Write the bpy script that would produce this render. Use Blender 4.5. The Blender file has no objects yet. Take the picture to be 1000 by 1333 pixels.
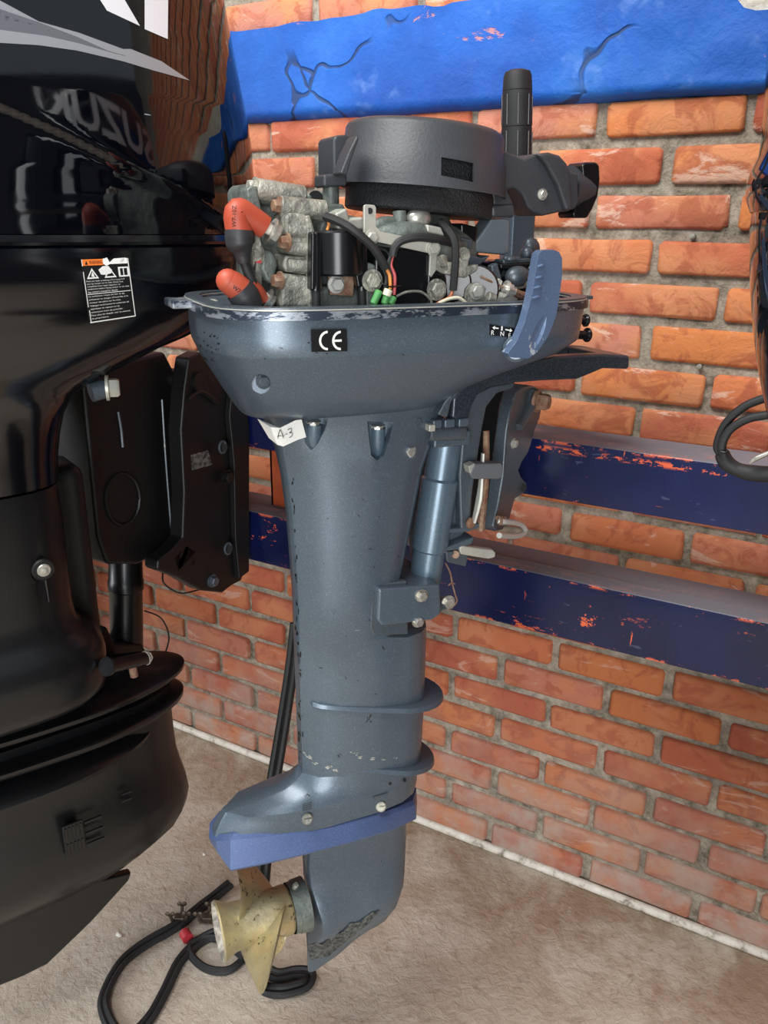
import bpy, bmesh, math, random
from mathutils import Vector, Matrix, Euler, noise
sc = bpy.context.scene
C = sc.collection
PI = math.pi
R = math.radians
# ---------------------------------------------------------------- camera
FPX, PITCH, ROLL, YAW, CH = 1066.9, R(19.297), R(0.620), R(29.504), 1.31
cam = bpy.data.cameras.new('camera')
camo = bpy.data.objects.new('camera', cam); C.objects.link(camo); sc.camera = camo
cam.sensor_fit = 'VERTICAL'; cam.sensor_height = 24.0; cam.lens = FPX / 1333 * 24.0
cam.clip_start = 0.02; cam.clip_end = 60
CR = Euler((PI/2 - PITCH, 0, YAW), 'XYZ').to_matrix() @ Matrix.Rotation(ROLL, 3, 'Z')
camo.matrix_world = Matrix.Translation((0, 0, CH)) @ CR.to_4x4()
# ---------------------------------------------------------------- world, lights, exposure
W = bpy.data.worlds.new('world'); sc.world = W; W.use_nodes = True
bgn = W.node_tree.nodes['Background']; bgn.inputs[0].default_value = (.80, .90, 1.0, 1); bgn.inputs[1].default_value = 0.34
def area(name, loc, target, sx, sy, power, col):
    l = bpy.data.lights.new(name, 'AREA'); l.shape = 'RECTANGLE'; l.size = sx; l.size_y = sy; l.energy = power; l.color = col
    o = bpy.data.objects.new(name, l); C.objects.link(o); o.location = loc
    o.rotation_euler = (Vector(target) - Vector(loc)).to_track_quat('-Z', 'Y').to_euler()
    return o
area('roof_light', (-.9, -.5, 3.3), (-.2, 1.1, 1.25), 1.8, 1.2, 80, (1, .98, .95))
area('doorway_light', (1.2, -2.3, 1.15), (-.4, .8, 1.0), 1.3, 2.2, 78, (.97, .98, 1))
area('side_window_light', (-3.4, -1.1, 1.7), (-.5, .9, .8), 1.0, 1.4, 42, (.9, .95, 1))
sc.view_settings.view_transform = 'Standard'; sc.view_settings.look = 'None'
sc.view_settings.gamma = 1; sc.view_settings.use_curve_mapping = False
sc.view_settings.exposure = 0.34
# ---------------------------------------------------------------- measuring: picture points to places in the room
def ray(u, v):
    return CR @ Vector(((u - 500) / FPX, -(v - 666.5) / FPX, -1))
def on_floor(u, v, z=0.0):
    d = ray(u, v); t = (z - CH) / d.z
    return Vector((0, 0, CH)) + d * t
def on_wall(u, v, y):
    d = ray(u, v); t = y / d.y
    return Vector((0, 0, CH)) + d * t
def cut(o, cutter):                             # carve a shape out of an object's mesh, for good
    cutter.clean(); me = bpy.data.meshes.new('x'); cutter.b.to_mesh(me); cutter.b.free()
    c = bpy.data.objects.new('x', me); C.objects.link(c); c.parent = o.parent; c.matrix_basis = o.matrix_basis.copy()
    mats = list(o.data.materials); mods = [(m.name, m.type) for m in o.modifiers]
    b = o.modifiers.new('b', 'BOOLEAN'); b.operation = 'DIFFERENCE'; b.object = c; b.solver = 'EXACT'
    saved = [m for m in o.modifiers if m.type != 'BOOLEAN']
    for m in saved: m.show_viewport = False
    dg = bpy.context.evaluated_depsgraph_get(); dg.update()
    nm = bpy.data.meshes.new_from_object(o.evaluated_get(dg)); o.modifiers.remove(b)
    for m in saved: m.show_viewport = True
    old = o.data; o.data = nm; nm.name = old.name
    bpy.data.objects.remove(c); bpy.data.meshes.remove(me)
    if not saved:
        for p in nm.polygons: p.use_smooth = True
        nm.set_sharp_from_angle(angle=R(38))
    return o
class Frame:
    def __init__(s, ox, oy, deg):
        s.o = Vector((ox, oy, 0)); s.a = R(deg)
        s.M = Matrix.Translation(s.o) @ Matrix.Rotation(s.a, 4, 'Z'); s.I = s.M.inverted()
        s.c = s.I @ Vector((0, 0, CH))
    def d(s, u, v): return s.I.to_3x3() @ ray(u, v)
    def P(s, u, v, Y=0.0):                      # local point on the plane y = Y
        d = s.d(u, v); t = (Y - s.c.y) / d.y; return s.c + d * t
    def PX(s, u, v, X=0.0):                     # local point on the plane x = X
        d = s.d(u, v); t = (X - s.c.x) / d.x; return s.c + d * t
    def PZ(s, u, v, z=0.0):
        d = s.d(u, v); t = (z - s.c.z) / d.z; return s.c + d * t
    def X(s, u, z, Y=0.0):                      # local x of the point at height z, lateral Y, seen in column u
        K = CR.transposed() @ s.M.to_3x3()
        q = K @ (Vector((0, Y, z)) - s.c); a = K @ Vector((1, 0, 0)); k = (u - 500) / FPX
        return -(q.x + k * q.z) / (a.x + k * a.z)
def frame_uv(F, p):
    q = CR.transposed() @ (F.M @ Vector(p) - Vector((0, 0, CH))); return 500 + FPX*q.x/-q.z, 666.5 + FPX*q.y/q.z
def fit(F, f, ul, ur, x0, x1):      # choose the ends of an outline f(x0, x1) so that its measured width agrees
    for _ in range(6):
        us = [frame_uv(F, p)[0] for p in f(x0, x1)]; s = 1040.0/F_DIST(F)
        if ul is not None: x0 += (ul - min(us))/s
        if ur is not None: x1 += (ur - max(us))/s
    return f(x0, x1)
def F_DIST(F): return max(.5, (F.o.xy).length)
# ---------------------------------------------------------------- mesh helpers
def hypot2(a, b): return math.sqrt(a*a + b*b)
def basis(d):
    d = Vector(d).normalized()
    up = Vector((0, 0, 1)) if abs(d.z) < .9 else Vector((1, 0, 0))
    a = d.cross(up).normalized(); return d, a, d.cross(a).normalized()
def spline(pts, n=6):
    pts = [Vector(p) for p in pts]
    if len(pts) < 3: return pts
    out = []
    for i in range(len(pts) - 1):
        p0 = pts[max(i-1, 0)]; p1 = pts[i]; p2 = pts[i+1]; p3 = pts[min(i+2, len(pts)-1)]
        for k in range(n):
            t = k / n
            out.append(.5 * ((2*p1) + (p2-p0)*t + (2*p0-5*p1+4*p2-p3)*t*t + (3*p1-p0-3*p2+p3)*t**3))
    out.append(pts[-1]); return out
class MB:
    def __init__(s): s.b = bmesh.new()
    def face(s, vs):
        try: return s.b.faces.new(vs)
        except ValueError: return None
    def loft(s, secs, cap=True, closed=True):
        rings = [[s.b.verts.new(p) for p in r] for r in secs]
        n = len(rings[0])
        for a, b in zip(rings, rings[1:]):
            for i in range(n if closed else n-1):
                j = (i+1) % n; s.face([a[i], a[j], b[j], b[i]])
        if cap and closed: s.face(rings[0][::-1]); s.face(rings[-1])
        return s
    def box(s, c, d, rot=None):
        c = Vector(c); h = [x/2 for x in d]; q = rot or Matrix.Identity(3)
        if isinstance(rot, (int, float)): q = Matrix.Rotation(rot, 3, 'Z')
        f = lambda x, y, z: c + q @ Vector((x*h[0], y*h[1], z*h[2]))
        return s.loft([[f(-1,-1,z), f(1,-1,z), f(1,1,z), f(-1,1,z)] for z in (-1, 1)])
    def lathe(s, p0, p1, prof, n=24, sq=1.0, cap=True):   # prof: (t along p0->p1 in 0..1, radius)
        p0 = Vector(p0); p1 = Vector(p1); d, a, b = basis(p1 - p0); L = (p1-p0).length
        return s.loft([[p0 + d*(t*L) + a*(r*math.cos(2*PI*i/n)) + b*(r*sq*math.sin(2*PI*i/n)) for i in range(n)] for t, r in prof], cap)
    def cyl(s, p0, p1, r, r1=None, n=20, ch=.0):
        r1 = r if r1 is None else r1
        if ch:
            L = (Vector(p1)-Vector(p0)).length; c = ch/L
            return s.lathe(p0, p1, [(0, max(r-ch, 1e-4)), (c, r), (1-c, r1), (1, max(r1-ch, 1e-4))], n)
        return s.lathe(p0, p1, [(0, r), (1, r1)], n)
    def tube(s, pts, r, n=8, k=6, flat=1.0, sm=True, up=None):
        q = spline(pts, k) if sm else [Vector(p) for p in pts]
        rr = r if isinstance(r, (list, tuple)) else None
        rings = []; pa = None
        for i, p in enumerate(q):
            d = (q[min(i+1, len(q)-1)] - q[max(i-1, 0)]).normalized()
            if pa is None:
                u = Vector(up) if up else (Vector((0, 0, 1)) if abs(d.z) < .9 else Vector((1, 0, 0)))
                a = d.cross(u).normalized()
            else:
                a = (pa - d*pa.dot(d)); a = a.normalized() if a.length > 1e-6 else basis(d)[1]
            pa = a; b = d.cross(a)
            if rr:
                t = i/(len(q)-1)*(len(rr)-1); j = min(int(t), len(rr)-2); ri = rr[j] + (rr[j+1]-rr[j])*(t-j)
            else: ri = r
            rings.append([p + a*(ri*math.cos(2*PI*m/n)) + b*(ri*flat*math.sin(2*PI*m/n)) for m in range(n)])
        return s.loft(rings)
    def prism(s, pts, off):        # closed outline of 3D points swept by vector off
        off = Vector(off); a = [Vector(p) for p in pts]
        return s.loft([a, [p + off for p in a]])
    def ring_plate(s, outer, inner, off):   # plate with one hole; outer and inner have equal counts
        off = Vector(off); n = len(outer)
        L = [[s.b.verts.new(Vector(p)+o) for p in pl] for pl, o in ((outer, Vector()), (outer, off), (inner, off), (inner, Vector()))]
        for k in range(4):
            a, b = L[k], L[(k+1) % 4]
            for i in range(n): s.face([a[i], a[(i+1) % n], b[(i+1) % n], b[i]])
        return s
    def sph(s, c, r, sc_=(1, 1, 1), n=16, rot=None):
        m = Matrix.Translation(c) @ (rot.to_4x4() if rot else Matrix.Identity(4)) @ Matrix.Diagonal((*sc_, 1))
        bmesh.ops.create_uvsphere(s.b, u_segments=n, v_segments=max(6, n//2), radius=r, matrix=m); return s
    def hexa(s, p, d, r, h, washer=True):
        p = Vector(p); d = Vector(d).normalized()
        if washer: s.cyl(p, p + d*h*.22, r*1.32, n=16); p = p + d*h*.2
        s.lathe(p, p + d*h*.8, [(0, r), (.8, r), (1, r*.82)], 6); return s
    def clean(s):
        bmesh.ops.recalc_face_normals(s.b, faces=s.b.faces); return s
    def obj(s, name, mat, parent=None, bev=0.0, seg=2, ang=38, loc=None, sub=0):
        s.clean(); me = bpy.data.meshes.new(name); s.b.to_mesh(me); s.b.free()
        me.materials.append(mat)
        for p in me.polygons: p.use_smooth = True
        o = bpy.data.objects.new(name, me); C.objects.link(o)
        if not bev and not sub: me.set_sharp_from_angle(angle=R(ang))
        if bev:
            m = o.modifiers.new('bevel', 'BEVEL'); m.width = bev; m.segments = seg; m.limit_method = 'ANGLE'
            m.angle_limit = R(35); m.harden_normals = True; m.use_clamp_overlap = True
        if sub:
            m = o.modifiers.new('sub', 'SUBSURF'); m.levels = sub; m.render_levels = sub
        if parent: o.parent = parent
        if loc: o.location = loc
        return o
def thing(name, label, cat, loc=(0, 0, 0), rz=0, group=None):
    o = bpy.data.objects.new(name, None); C.objects.link(o); o.location = loc; o.rotation_euler = (0, 0, rz)
    o.empty_display_size = .05
    return tag(o, label, cat, group)
def tag(o, label=None, cat=None, group=None, kind=None):
    for k, v in (('label', label), ('category', cat), ('group', group), ('kind', kind)):
        if v: o[k] = v
    return o
# ---------------------------------------------------------------- material helpers
def lin(h):
    c = [int(h[i:i+2], 16)/255 for i in (0, 2, 4)]
    return tuple((x/12.92 if x <= .04045 else ((x+.055)/1.055)**2.4) for x in c) + (1,)
class NT:
    def __init__(s, name, rough=.5, metal=0, base='808080', coat=0, spec=.5, croug=.1):
        s.m = bpy.data.materials.new(name); s.m.use_nodes = True; s.t = s.m.node_tree; s.n = s.t.nodes; s.L = s.t.links
        s.p = s.n['Principled BSDF']; s.set('Base Color', lin(base)); s.set('Roughness', rough); s.set('Metallic', metal)
        s.set('Coat Weight', coat); s.set('Coat Roughness', croug); s.set('Specular IOR Level', spec)
        s.co = s.n.new('ShaderNodeTexCoord').outputs['Object']
    def set(s, k, v):
        if hasattr(v, 'is_output') or isinstance(v, bpy.types.NodeSocket): s.L.new(v, s.p.inputs[k])
        else: s.p.inputs[k].default_value = v
    def inp(s, node, key, v):
        if isinstance(v, bpy.types.NodeSocket): s.L.new(v, node.inputs[key])
        else: node.inputs[key].default_value = v
    def world(s):
        g = s.n.new('ShaderNodeNewGeometry'); return g.outputs['Position']
    def mapping(s, co=None, scale=(1, 1, 1), rot=(0, 0, 0), loc=(0, 0, 0)):
        m = s.n.new('ShaderNodeMapping'); s.L.new(co or s.co, m.inputs[0])
        m.inputs['Scale'].default_value = scale; m.inputs['Rotation'].default_value = rot; s.inp(m, 'Location', loc); return m.outputs[0]
    def noise(s, scale, detail=4, rough=.55, co=None, dist=0):
        x = s.n.new('ShaderNodeTexNoise'); s.L.new(co or s.co, x.inputs['Vector'])
        x.inputs['Scale'].default_value = scale; x.inputs['Detail'].default_value = detail; x.inputs['Roughness'].default_value = rough
        x.inputs['Distortion'].default_value = dist; return x.outputs['Fac']
    def vor(s, scale, co=None, feature='F1', out='Distance'):
        x = s.n.new('ShaderNodeTexVoronoi'); s.L.new(co or s.co, x.inputs['Vector']); x.feature = feature
        x.inputs['Scale'].default_value = scale; return x.outputs[out]
    def ramp(s, fac, stops, interp='LINEAR'):
        r = s.n.new('ShaderNodeValToRGB'); s.L.new(fac, r.inputs[0]); e = r.color_ramp.elements; r.color_ramp.interpolation = interp
        while len(e) < len(stops): e.new(.5)
        for i, (p, c) in enumerate(stops):
            e[i].position = p; e[i].color = lin(c) if isinstance(c, str) else (c, c, c, 1)
        return r.outputs[0]
    def step(s, fac, a, b):          # smooth 0..1 between a and b
        r = s.n.new('ShaderNodeMapRange'); r.interpolation_type = 'SMOOTHSTEP'; s.L.new(fac, r.inputs['Value'])
        r.inputs['From Min'].default_value = a; r.inputs['From Max'].default_value = b; return r.outputs[0]
    def math(s, op, a, b=0.0):
        m = s.n.new('ShaderNodeMath'); m.operation = op; s.inp(m, 0, a); s.inp(m, 1, b); return m.outputs[0]
    def mix(s, fac, a, b, mode='MIX'):
        m = s.n.new('ShaderNodeMix'); m.data_type = 'RGBA'; m.blend_type = mode
        s.inp(m, 0, fac)
        for k, v in ((6, a), (7, b)): s.inp(m, k, lin(v) if isinstance(v, str) else v)
        return m.outputs[2]
    def sep(s, v):
        x = s.n.new('ShaderNodeSeparateXYZ'); s.L.new(v, x.inputs[0]); return x.outputs
    def rnd(s):
        return s.n.new('ShaderNodeObjectInfo').outputs['Random']
    def bump(s, h, strength=.3, dist=.01):
        b = s.n.new('ShaderNodeBump'); s.L.new(h, b.inputs['Height']); b.inputs['Strength'].default_value = strength
        b.inputs['Distance'].default_value = dist; s.L.new(b.outputs[0], s.p.inputs['Normal']); return s
    def offset_by(s, v, k=37.0):     # texture coordinates moved by a per-object random value
        c = s.n.new('ShaderNodeCombineXYZ')
        for i, q in enumerate((1.0, 1.7, .6)): s.L.new(s.math('MULTIPLY', v, k*q), c.inputs[i])
        a = s.n.new('ShaderNodeVectorMath'); a.operation = 'ADD'; s.L.new(s.co, a.inputs[0]); s.L.new(c.outputs[0], a.inputs[1])
        return a.outputs[0]
# ================================================================ materials of the room
def m_brick():
    n = NT('brick', .9, spec=.25); r = n.rnd(); co = n.offset_by(r)
    base = n.ramp(r, [(0, 'c67d64'), (.15, 'd07c52'), (.32, 'c26c4e'), (.5, 'd4834f'), (.66, 'cc8770'), (.82, 'ba6850'), (1, 'c87558')], 'CONSTANT')
    c = n.mix(n.step(n.noise(9, 3, .5, co), .42, .66), base, 'd58e64')
    c = n.mix(n.math('MULTIPLY', n.step(n.noise(16, 5, .6, co, 1.2), .5, .62), .6), c, 'a3543e')
    c = n.mix(n.math('MULTIPLY', n.step(n.noise(7, 6, .7, n.mapping(co, (1, 1, 3)), .8), .57, .64), .62), c, 'e6c6b2')   # lime bloom
    z = n.sep(n.world())[2]
    mid = n.math('MULTIPLY', n.step(z, 1.05, .55), .42)                                       # shade on the lower courses, painted into the brick colour
    c = n.mix(mid, c, '8a4a38')
    dust = n.math('MULTIPLY', n.step(z, .42, .04), n.step(n.noise(11, 5, .65, n.world()), .25, .75))
    c = n.mix(dust, c, 'a89a8e')
    n.set('Base Color', c)
    h = n.math('ADD', n.noise(22, 6, .65, co, .9), n.math('MULTIPLY', n.noise(130, 3, .6, co), .22))
    return n.bump(h, .75, .006).m
def m_mortar():
    n = NT('mortar', .95, spec=.2); co = n.world()
    c = n.ramp(n.noise(40, 6, .7, co), [(.32, '665f53'), (.5, '9a9182'), (.68, 'bdb4a4')])
    c = n.mix(n.math('MULTIPLY', n.step(n.noise(5, 4, .6, co), .5, .7), .5), c, '8e8378')
    n.set('Base Color', c)
    return n.bump(n.noise(90, 5, .75, co), .9, .006).m
def m_blue():
    n = NT('blue_wall_paint', .62, spec=.4); co = n.world()
    c = n.ramp(n.noise(5, 4, .6, co), [(.3, '104aa0'), (.55, '185fbc'), (.8, '387ac8')])
    warp = n.n.new('ShaderNodeVectorMath'); warp.operation = 'ADD'; n.L.new(co, warp.inputs[0])
    nz = n.n.new('ShaderNodeTexNoise'); nz.inputs['Scale'].default_value = 9; n.L.new(co, nz.inputs['Vector'])
    sc_ = n.n.new('ShaderNodeVectorMath'); sc_.operation = 'SCALE'; sc_.inputs['Scale'].default_value = .16; n.L.new(nz.outputs['Color'], sc_.inputs[0]); n.L.new(sc_.outputs[0], warp.inputs[1])
    v = n.vor(3.4, warp.outputs[0], 'DISTANCE_TO_EDGE')
    gate = n.step(n.noise(4.5, 2, .5, co), .5, .58)
    crack = n.math('MULTIPLY', n.step(v, .016, .004), gate)
    pk = n.math('MULTIPLY', n.step(n.noise(6.2, 6, .7, n.mapping(co, (1, 1, 1.8), loc=(3.3, 0, 1.2)), .5), .635, .67), 1)
    c = n.mix(n.math('MULTIPLY', n.step(n.noise(14, 3, .6, co), .6, .75), .35), c, '7fa2e0')
    c = n.mix(pk, c, 'b77f88'); c = n.mix(n.math('MULTIPLY', crack, .8), c, '27344e')
    n.set('Base Color', c)
    h = n.math('SUBTRACT', n.math('ADD', n.noise(26, 6, .62, co, .3), n.math('MULTIPLY', n.noise(150, 3, .6, co), .2)), n.math('MULTIPLY', crack, 1.2))
    h = n.math('SUBTRACT', h, n.math('MULTIPLY', pk, .25))
    return n.bump(h, .55, .006).m
def m_plaster():
    n = NT('bare_plaster', .9); n.set('Base Color', n.ramp(n.noise(50, 5, .7, n.world()), [(.3, 'a89c8a'), (.6, 'd6cebe')])); return n.bump(n.noise(70, 5, .7, n.world()), .8, .005).m
def m_floor():
    n = NT('concrete_floor', .85, spec=.3); co = n.world()
    c = n.ramp(n.noise(3.2, 6, .62, co, .4), [(.25, 'b0a08c'), (.5, 'c3b7a7'), (.75, 'd0c6b8')])
    c = n.mix(n.math('MULTIPLY', n.step(n.noise(38, 5, .7, co), .5, .7), .4), c, '857564')
    y = n.sep(co)[1]
    edge = n.math('MULTIPLY', n.step(y, .85, 1.4), n.step(n.noise(6, 6, .7, co, .6), .35, .62))
    c = n.mix(n.math('MULTIPLY', edge, .75), c, '8a6c50')
    c = n.mix(n.math('MULTIPLY', n.step(n.noise(8, 6, .75, co, 1), .62, .7), .45), c, '7b5f48')
    n.set('Base Color', c)
    h = n.math('ADD', n.noise(60, 5, .65, co, .5), n.math('MULTIPLY', n.noise(18, 3, .5, co), .8))
    return n.bump(h, .8, .006).m
def m_pipe():
    n = NT('white_pipe', .55); co = n.world()
    n.set('Base Color', n.ramp(n.noise(30, 6, .7, co), [(.35, '7d7466'), (.47, 'cfc8ba'), (.7, 'e8e4d9')]))
    return n.bump(n.noise(60, 4, .6, co), .3, .003).m
def m_beam():
    n = NT('navy_rack_paint', .3, spec=.5); co = n.world(); x = n.sep(co)
    navy = n.ramp(n.noise(5, 4, .6, co), [(.3, '080f2e'), (.6, '0d1744'), (.85, '172450')])
    s1 = n.step(n.noise(8, 7, .8, n.mapping(co, (1.0, 1, 2.2)), .4), .615, .628)
    s2 = n.step(n.noise(16, 5, .75, n.mapping(co, (.35, 1, 7), rot=(0, .1, 0))), .665, .68)
    s3 = n.step(n.noise(22, 4, .7, n.mapping(co, (6, 1, .7), rot=(0, .15, 0))), .69, .7)
    gate = n.step(n.noise(2.4, 2, .5, co), .42, .52)
    wear = n.math('MULTIPLY', n.math('MAXIMUM', s1, n.math('MAXIMUM', s2, s3)), gate)
    # paint rubbed off along the arrises (heights of the edges of both rails)
    d = None
    for zz in ZEDGE:
        t = n.math('ABSOLUTE', n.math('SUBTRACT', x[2], zz)); d = t if d is None else n.math('MINIMUM', d, t)
    en = n.math('MULTIPLY', n.step(d, .006, .001), n.step(n.noise(30, 5, .8, n.mapping(co, (.5, 1, 1))), .54, .58))
    wear = n.math('MAXIMUM', wear, en)
    c = n.mix(wear, navy, 'd9623c')
    pale = n.math('MULTIPLY', n.step(n.noise(11, 5, .7, n.mapping(co, (1, 1, 4), loc=(7, 0, 0))), .63, .65), .35)
    c = n.mix(pale, c, '5b6480')
    g = n.n.new('ShaderNodeNewGeometry'); up = n.step(n.sep(g.outputs['Normal'])[2], .6, .9)    # dust lies on top
    dustc = n.mix(n.step(n.noise(12, 6, .75, n.mapping(co, (.5, 1, 1))), .6, .66), '85858c', 'c08070')
    c = n.mix(n.math('MULTIPLY', up, .85), c, dustc)
    n.set('Base Color', c); n.set('Roughness', n.mix(up, (.26, .26, .26, 1), (.8, .8, .8, 1)))
    return n.bump(n.noise(35, 5, .6, co), .12, .003).m
YB, BT = 1.412 - .32, .105              # front face of the rack rails, their depth
UT, UB, LT, LB = CH-.284, CH-.369, CH-.489, CH-.584
ZEDGE = (UT, UB, LT, LB, UT-.012)
# ================================================================ room shell
WY, L, RC = 1.412, .216, .06802
XJ0 = .2370*1.4308*math.cos(YAW) - math.sin(YAW)*1.4308      # x of the bed of joints number zero
Z1 = CH + .1595*1.4308
mort, mbr = m_mortar(), m_brick()
wall = MB().box((-.4, WY+.06, 1.5), (7.2, .12, 3.0)).obj('wall_back', mort); tag(wall, kind='structure')
M_SIDE = NT('dark_side_wall', .8, 0, '2e2f31').m
for nm, x in (('unseen_wall_right', 3.26), ('unseen_wall_left', -4.06)): tag(MB().box((x, -1.2, 1.5), (.12, 5.4, 3.0)).obj(nm, M_SIDE), kind='structure')  # unseen side walls, added dark to darken reflections in the glossy hoods
random.seed(5)
def brick_mesh(w, h, seed, dp=.0085):
    rnd = random.Random(seed); m = MB(); fx, fz = (0, .035, .5, .965, 1), (0, .13, .87, 1); nx, nz = 4, 3
    def g(i, j):
        x = -w/2 + w*fx[i]; z = -h/2 + h*fz[j]; rim = i in (0, nx) or j in (0, nz)
        if i in (0, nx) and j in (0, nz): k = rnd.uniform(.0015, .0045); x -= math.copysign(k, x); z -= math.copysign(k, z)
        elif rim:
            if i in (0, nx): x -= math.copysign(rnd.uniform(0, .0016), x)
            else: z -= math.copysign(rnd.uniform(0, .0018), z)
        return (x + rnd.uniform(-.0012, .0012), -dp + (rnd.uniform(.002, .0036) if rim else rnd.uniform(-.0012, .0008)), z + rnd.uniform(-.0008, .0008))
    b = [[m.b.verts.new(g(i, j)) for j in range(nz+1)] for i in range(nx+1)]
    for i in range(nx):
        for j in range(nz): m.face([b[i][j], b[i+1][j], b[i+1][j+1], b[i][j+1]])
    per = [(i, 0) for i in range(nx)] + [(nx, j) for j in range(nz)] + [(i, nz) for i in range(nx, 0, -1)] + [(0, j) for j in range(nz, 0, -1)]
    back = [m.b.verts.new((b[i][j].co.x*1.004, .01, b[i][j].co.z*1.01)) for i, j in per]; k = len(per)
    for q in range(k):
        a, c = per[q], per[(q+1) % k]; m.face([b[a[0]][a[1]], back[q], back[(q+1) % k], b[c[0]][c[1]]])
    return m
def mesh_of(m, name):
    m.clean(); me = bpy.data.meshes.new(name); m.b.to_mesh(me); m.b.free(); me.materials.append(mbr)
    for p in me.polygons: p.use_smooth = True
    me.set_sharp_from_angle(angle=R(75)); return me
variants = [mesh_of(brick_mesh(L-.0132+random.uniform(-.004, .003), RC-.0135+random.uniform(-.003, .002), s), 'brick') for s in range(14)]
rest = MB(); nb = 0
for r in range(-13, 23):
    z = Z1 - r*RC
    if z < .02: continue
    if r == -1 or r == 0:      # the painted band covers these courses
        continue
    for k in range(-15, 13):
        x = XJ0 + (k + .5 + (0 if r % 2 else .5))*L
        if x < -3.9 or x > 3.1: continue
        s = x - XJ0
        jz = random.uniform(-.0016, .0016); jx = random.uniform(-.003, .003)
        if -1.36 < s < .72 and -5 < r:
            o = bpy.data.objects.new('brick', random.choice(variants)); C.objects.link(o); o.parent = wall
            o.location = (x + jx, WY + random.uniform(-.003, .003), z + jz); nb += 1
            if random.random() < .5: o.rotation_euler = (0, PI, 0)
            o.rotation_euler.y += R(random.uniform(-.5, .5))
        else:
            rest.box((x+jx, WY, z+jz), (L-.0132, .017, RC-.0145))
print('bricks', nb)
o = rest.obj('brickwork', mbr, wall); o['kind'] = 'stuff'
# painted plaster band
m = MB(); nx, nz = 420, 16
z0, z1, pr = CH + .184, CH + .343, .026
XD = on_wall(925, 5, WY-.026).x
def band(i, j):
    x = -3.9 + 7*i/nx; t = j/nz
    top = z1 + .010*noise.noise((x*7, 0, 3)) + .006*noise.noise((x*24, 1, 0))
    top -= .055*max(0, min(1, (x - XD)/.05))
    z = z0 + .012 + (top - z0 - .012)*t
    y = WY - pr - .004*noise.noise((x*6, z*8, 2)) - .0022*noise.noise((x*22, z*26, 5))
    return (x, y, z)
rows = [[(-3.9+7*i/nx, WY+.005, z0 + .003*noise.noise((i*.1, 0, 0))) for i in range(nx+1)], [(-3.9+7*i/nx, WY-pr*.40-.002*noise.noise((i*.13, 4, 0)), z0+.001 + .003*noise.noise((i*.1, 0, 0))) for i in range(nx+1)]]
rows += [[band(i, j) for i in range(nx+1)] for j in range(nz+1)]
rows += [[(p[0], WY+.005, p[2]-.001) for p in rows[-1]]]
m.loft(rows, cap=False, closed=False)
tag(m.obj('trim_1', m_blue(), ang=60), kind='structure')
m = MB().box((XD+.55, WY-.002, CH+.315), (1.1, .022, .075)); o = m.obj('plaster', m_plaster(), wall)
MF = m_floor()
m = MB(); m.loft([[(-4.0, -5.5, 0), (3.2, -5.5, 0), (3.2, WY, 0), (-4.0, WY, 0)], [(-4.0, -5.5, -.1), (3.2, -5.5, -.1), (3.2, WY, -.1), (-4.0, WY, -.1)]])
tag(m.obj('floor', MF), kind='structure')
m = MB(); pts = [(-3.9 + .25*i, WY-.012 + .0025*noise.noise((i*.9, 0, 0)), .010 + .0015*noise.noise((i*.7, 3, 0))) for i in range(29)]
m.tube(pts, .0095, 12); tag(m.obj('baseboard_back', m_pipe()), kind='structure')
# ================================================================ storage rack
mbeam = m_beam()
def m_orange():
    n = NT('orange_rack_paint', .5); co = n.world()
    c = n.ramp(n.noise(12, 5, .7, co), [(.3, '8c3c20'), (.6, 'b85430'), (.8, 'c86a44')]); n.set('Base Color', c); return n.m
morg = m_orange()
rack = thing('storage_rack', 'steel pallet rack of scratched navy rails and orange posts before the brick wall', 'rack', (0, YB+.05, 0))
A_ = on_wall(352, 640, YB+.06); xs_ = A_.x
def rail(x0, x1, zt, zb):
    m = MB(); y0, y1 = YB, YB+BT; s = .012; st = .042          # hollow rail with a stepped ledge on its top
    pr = [(y0, zb), (y0, zt-s), (y0+.002, zt), (y0+st, zt), (y0+st+.002, zt-.004), (y1, zt-.004), (y1, zb+.006), (y1-.01, zb)]
    m.loft([[(x, y-YB-.05, z) for y, z in pr] for x in (x0, x1)]); return m
for zt, zb in ((UT, UB), (LT, LB)):
    rb = rail(-2.55, 1.66, zt, zb).obj('rail', mbeam, rack, bev=.002)
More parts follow.
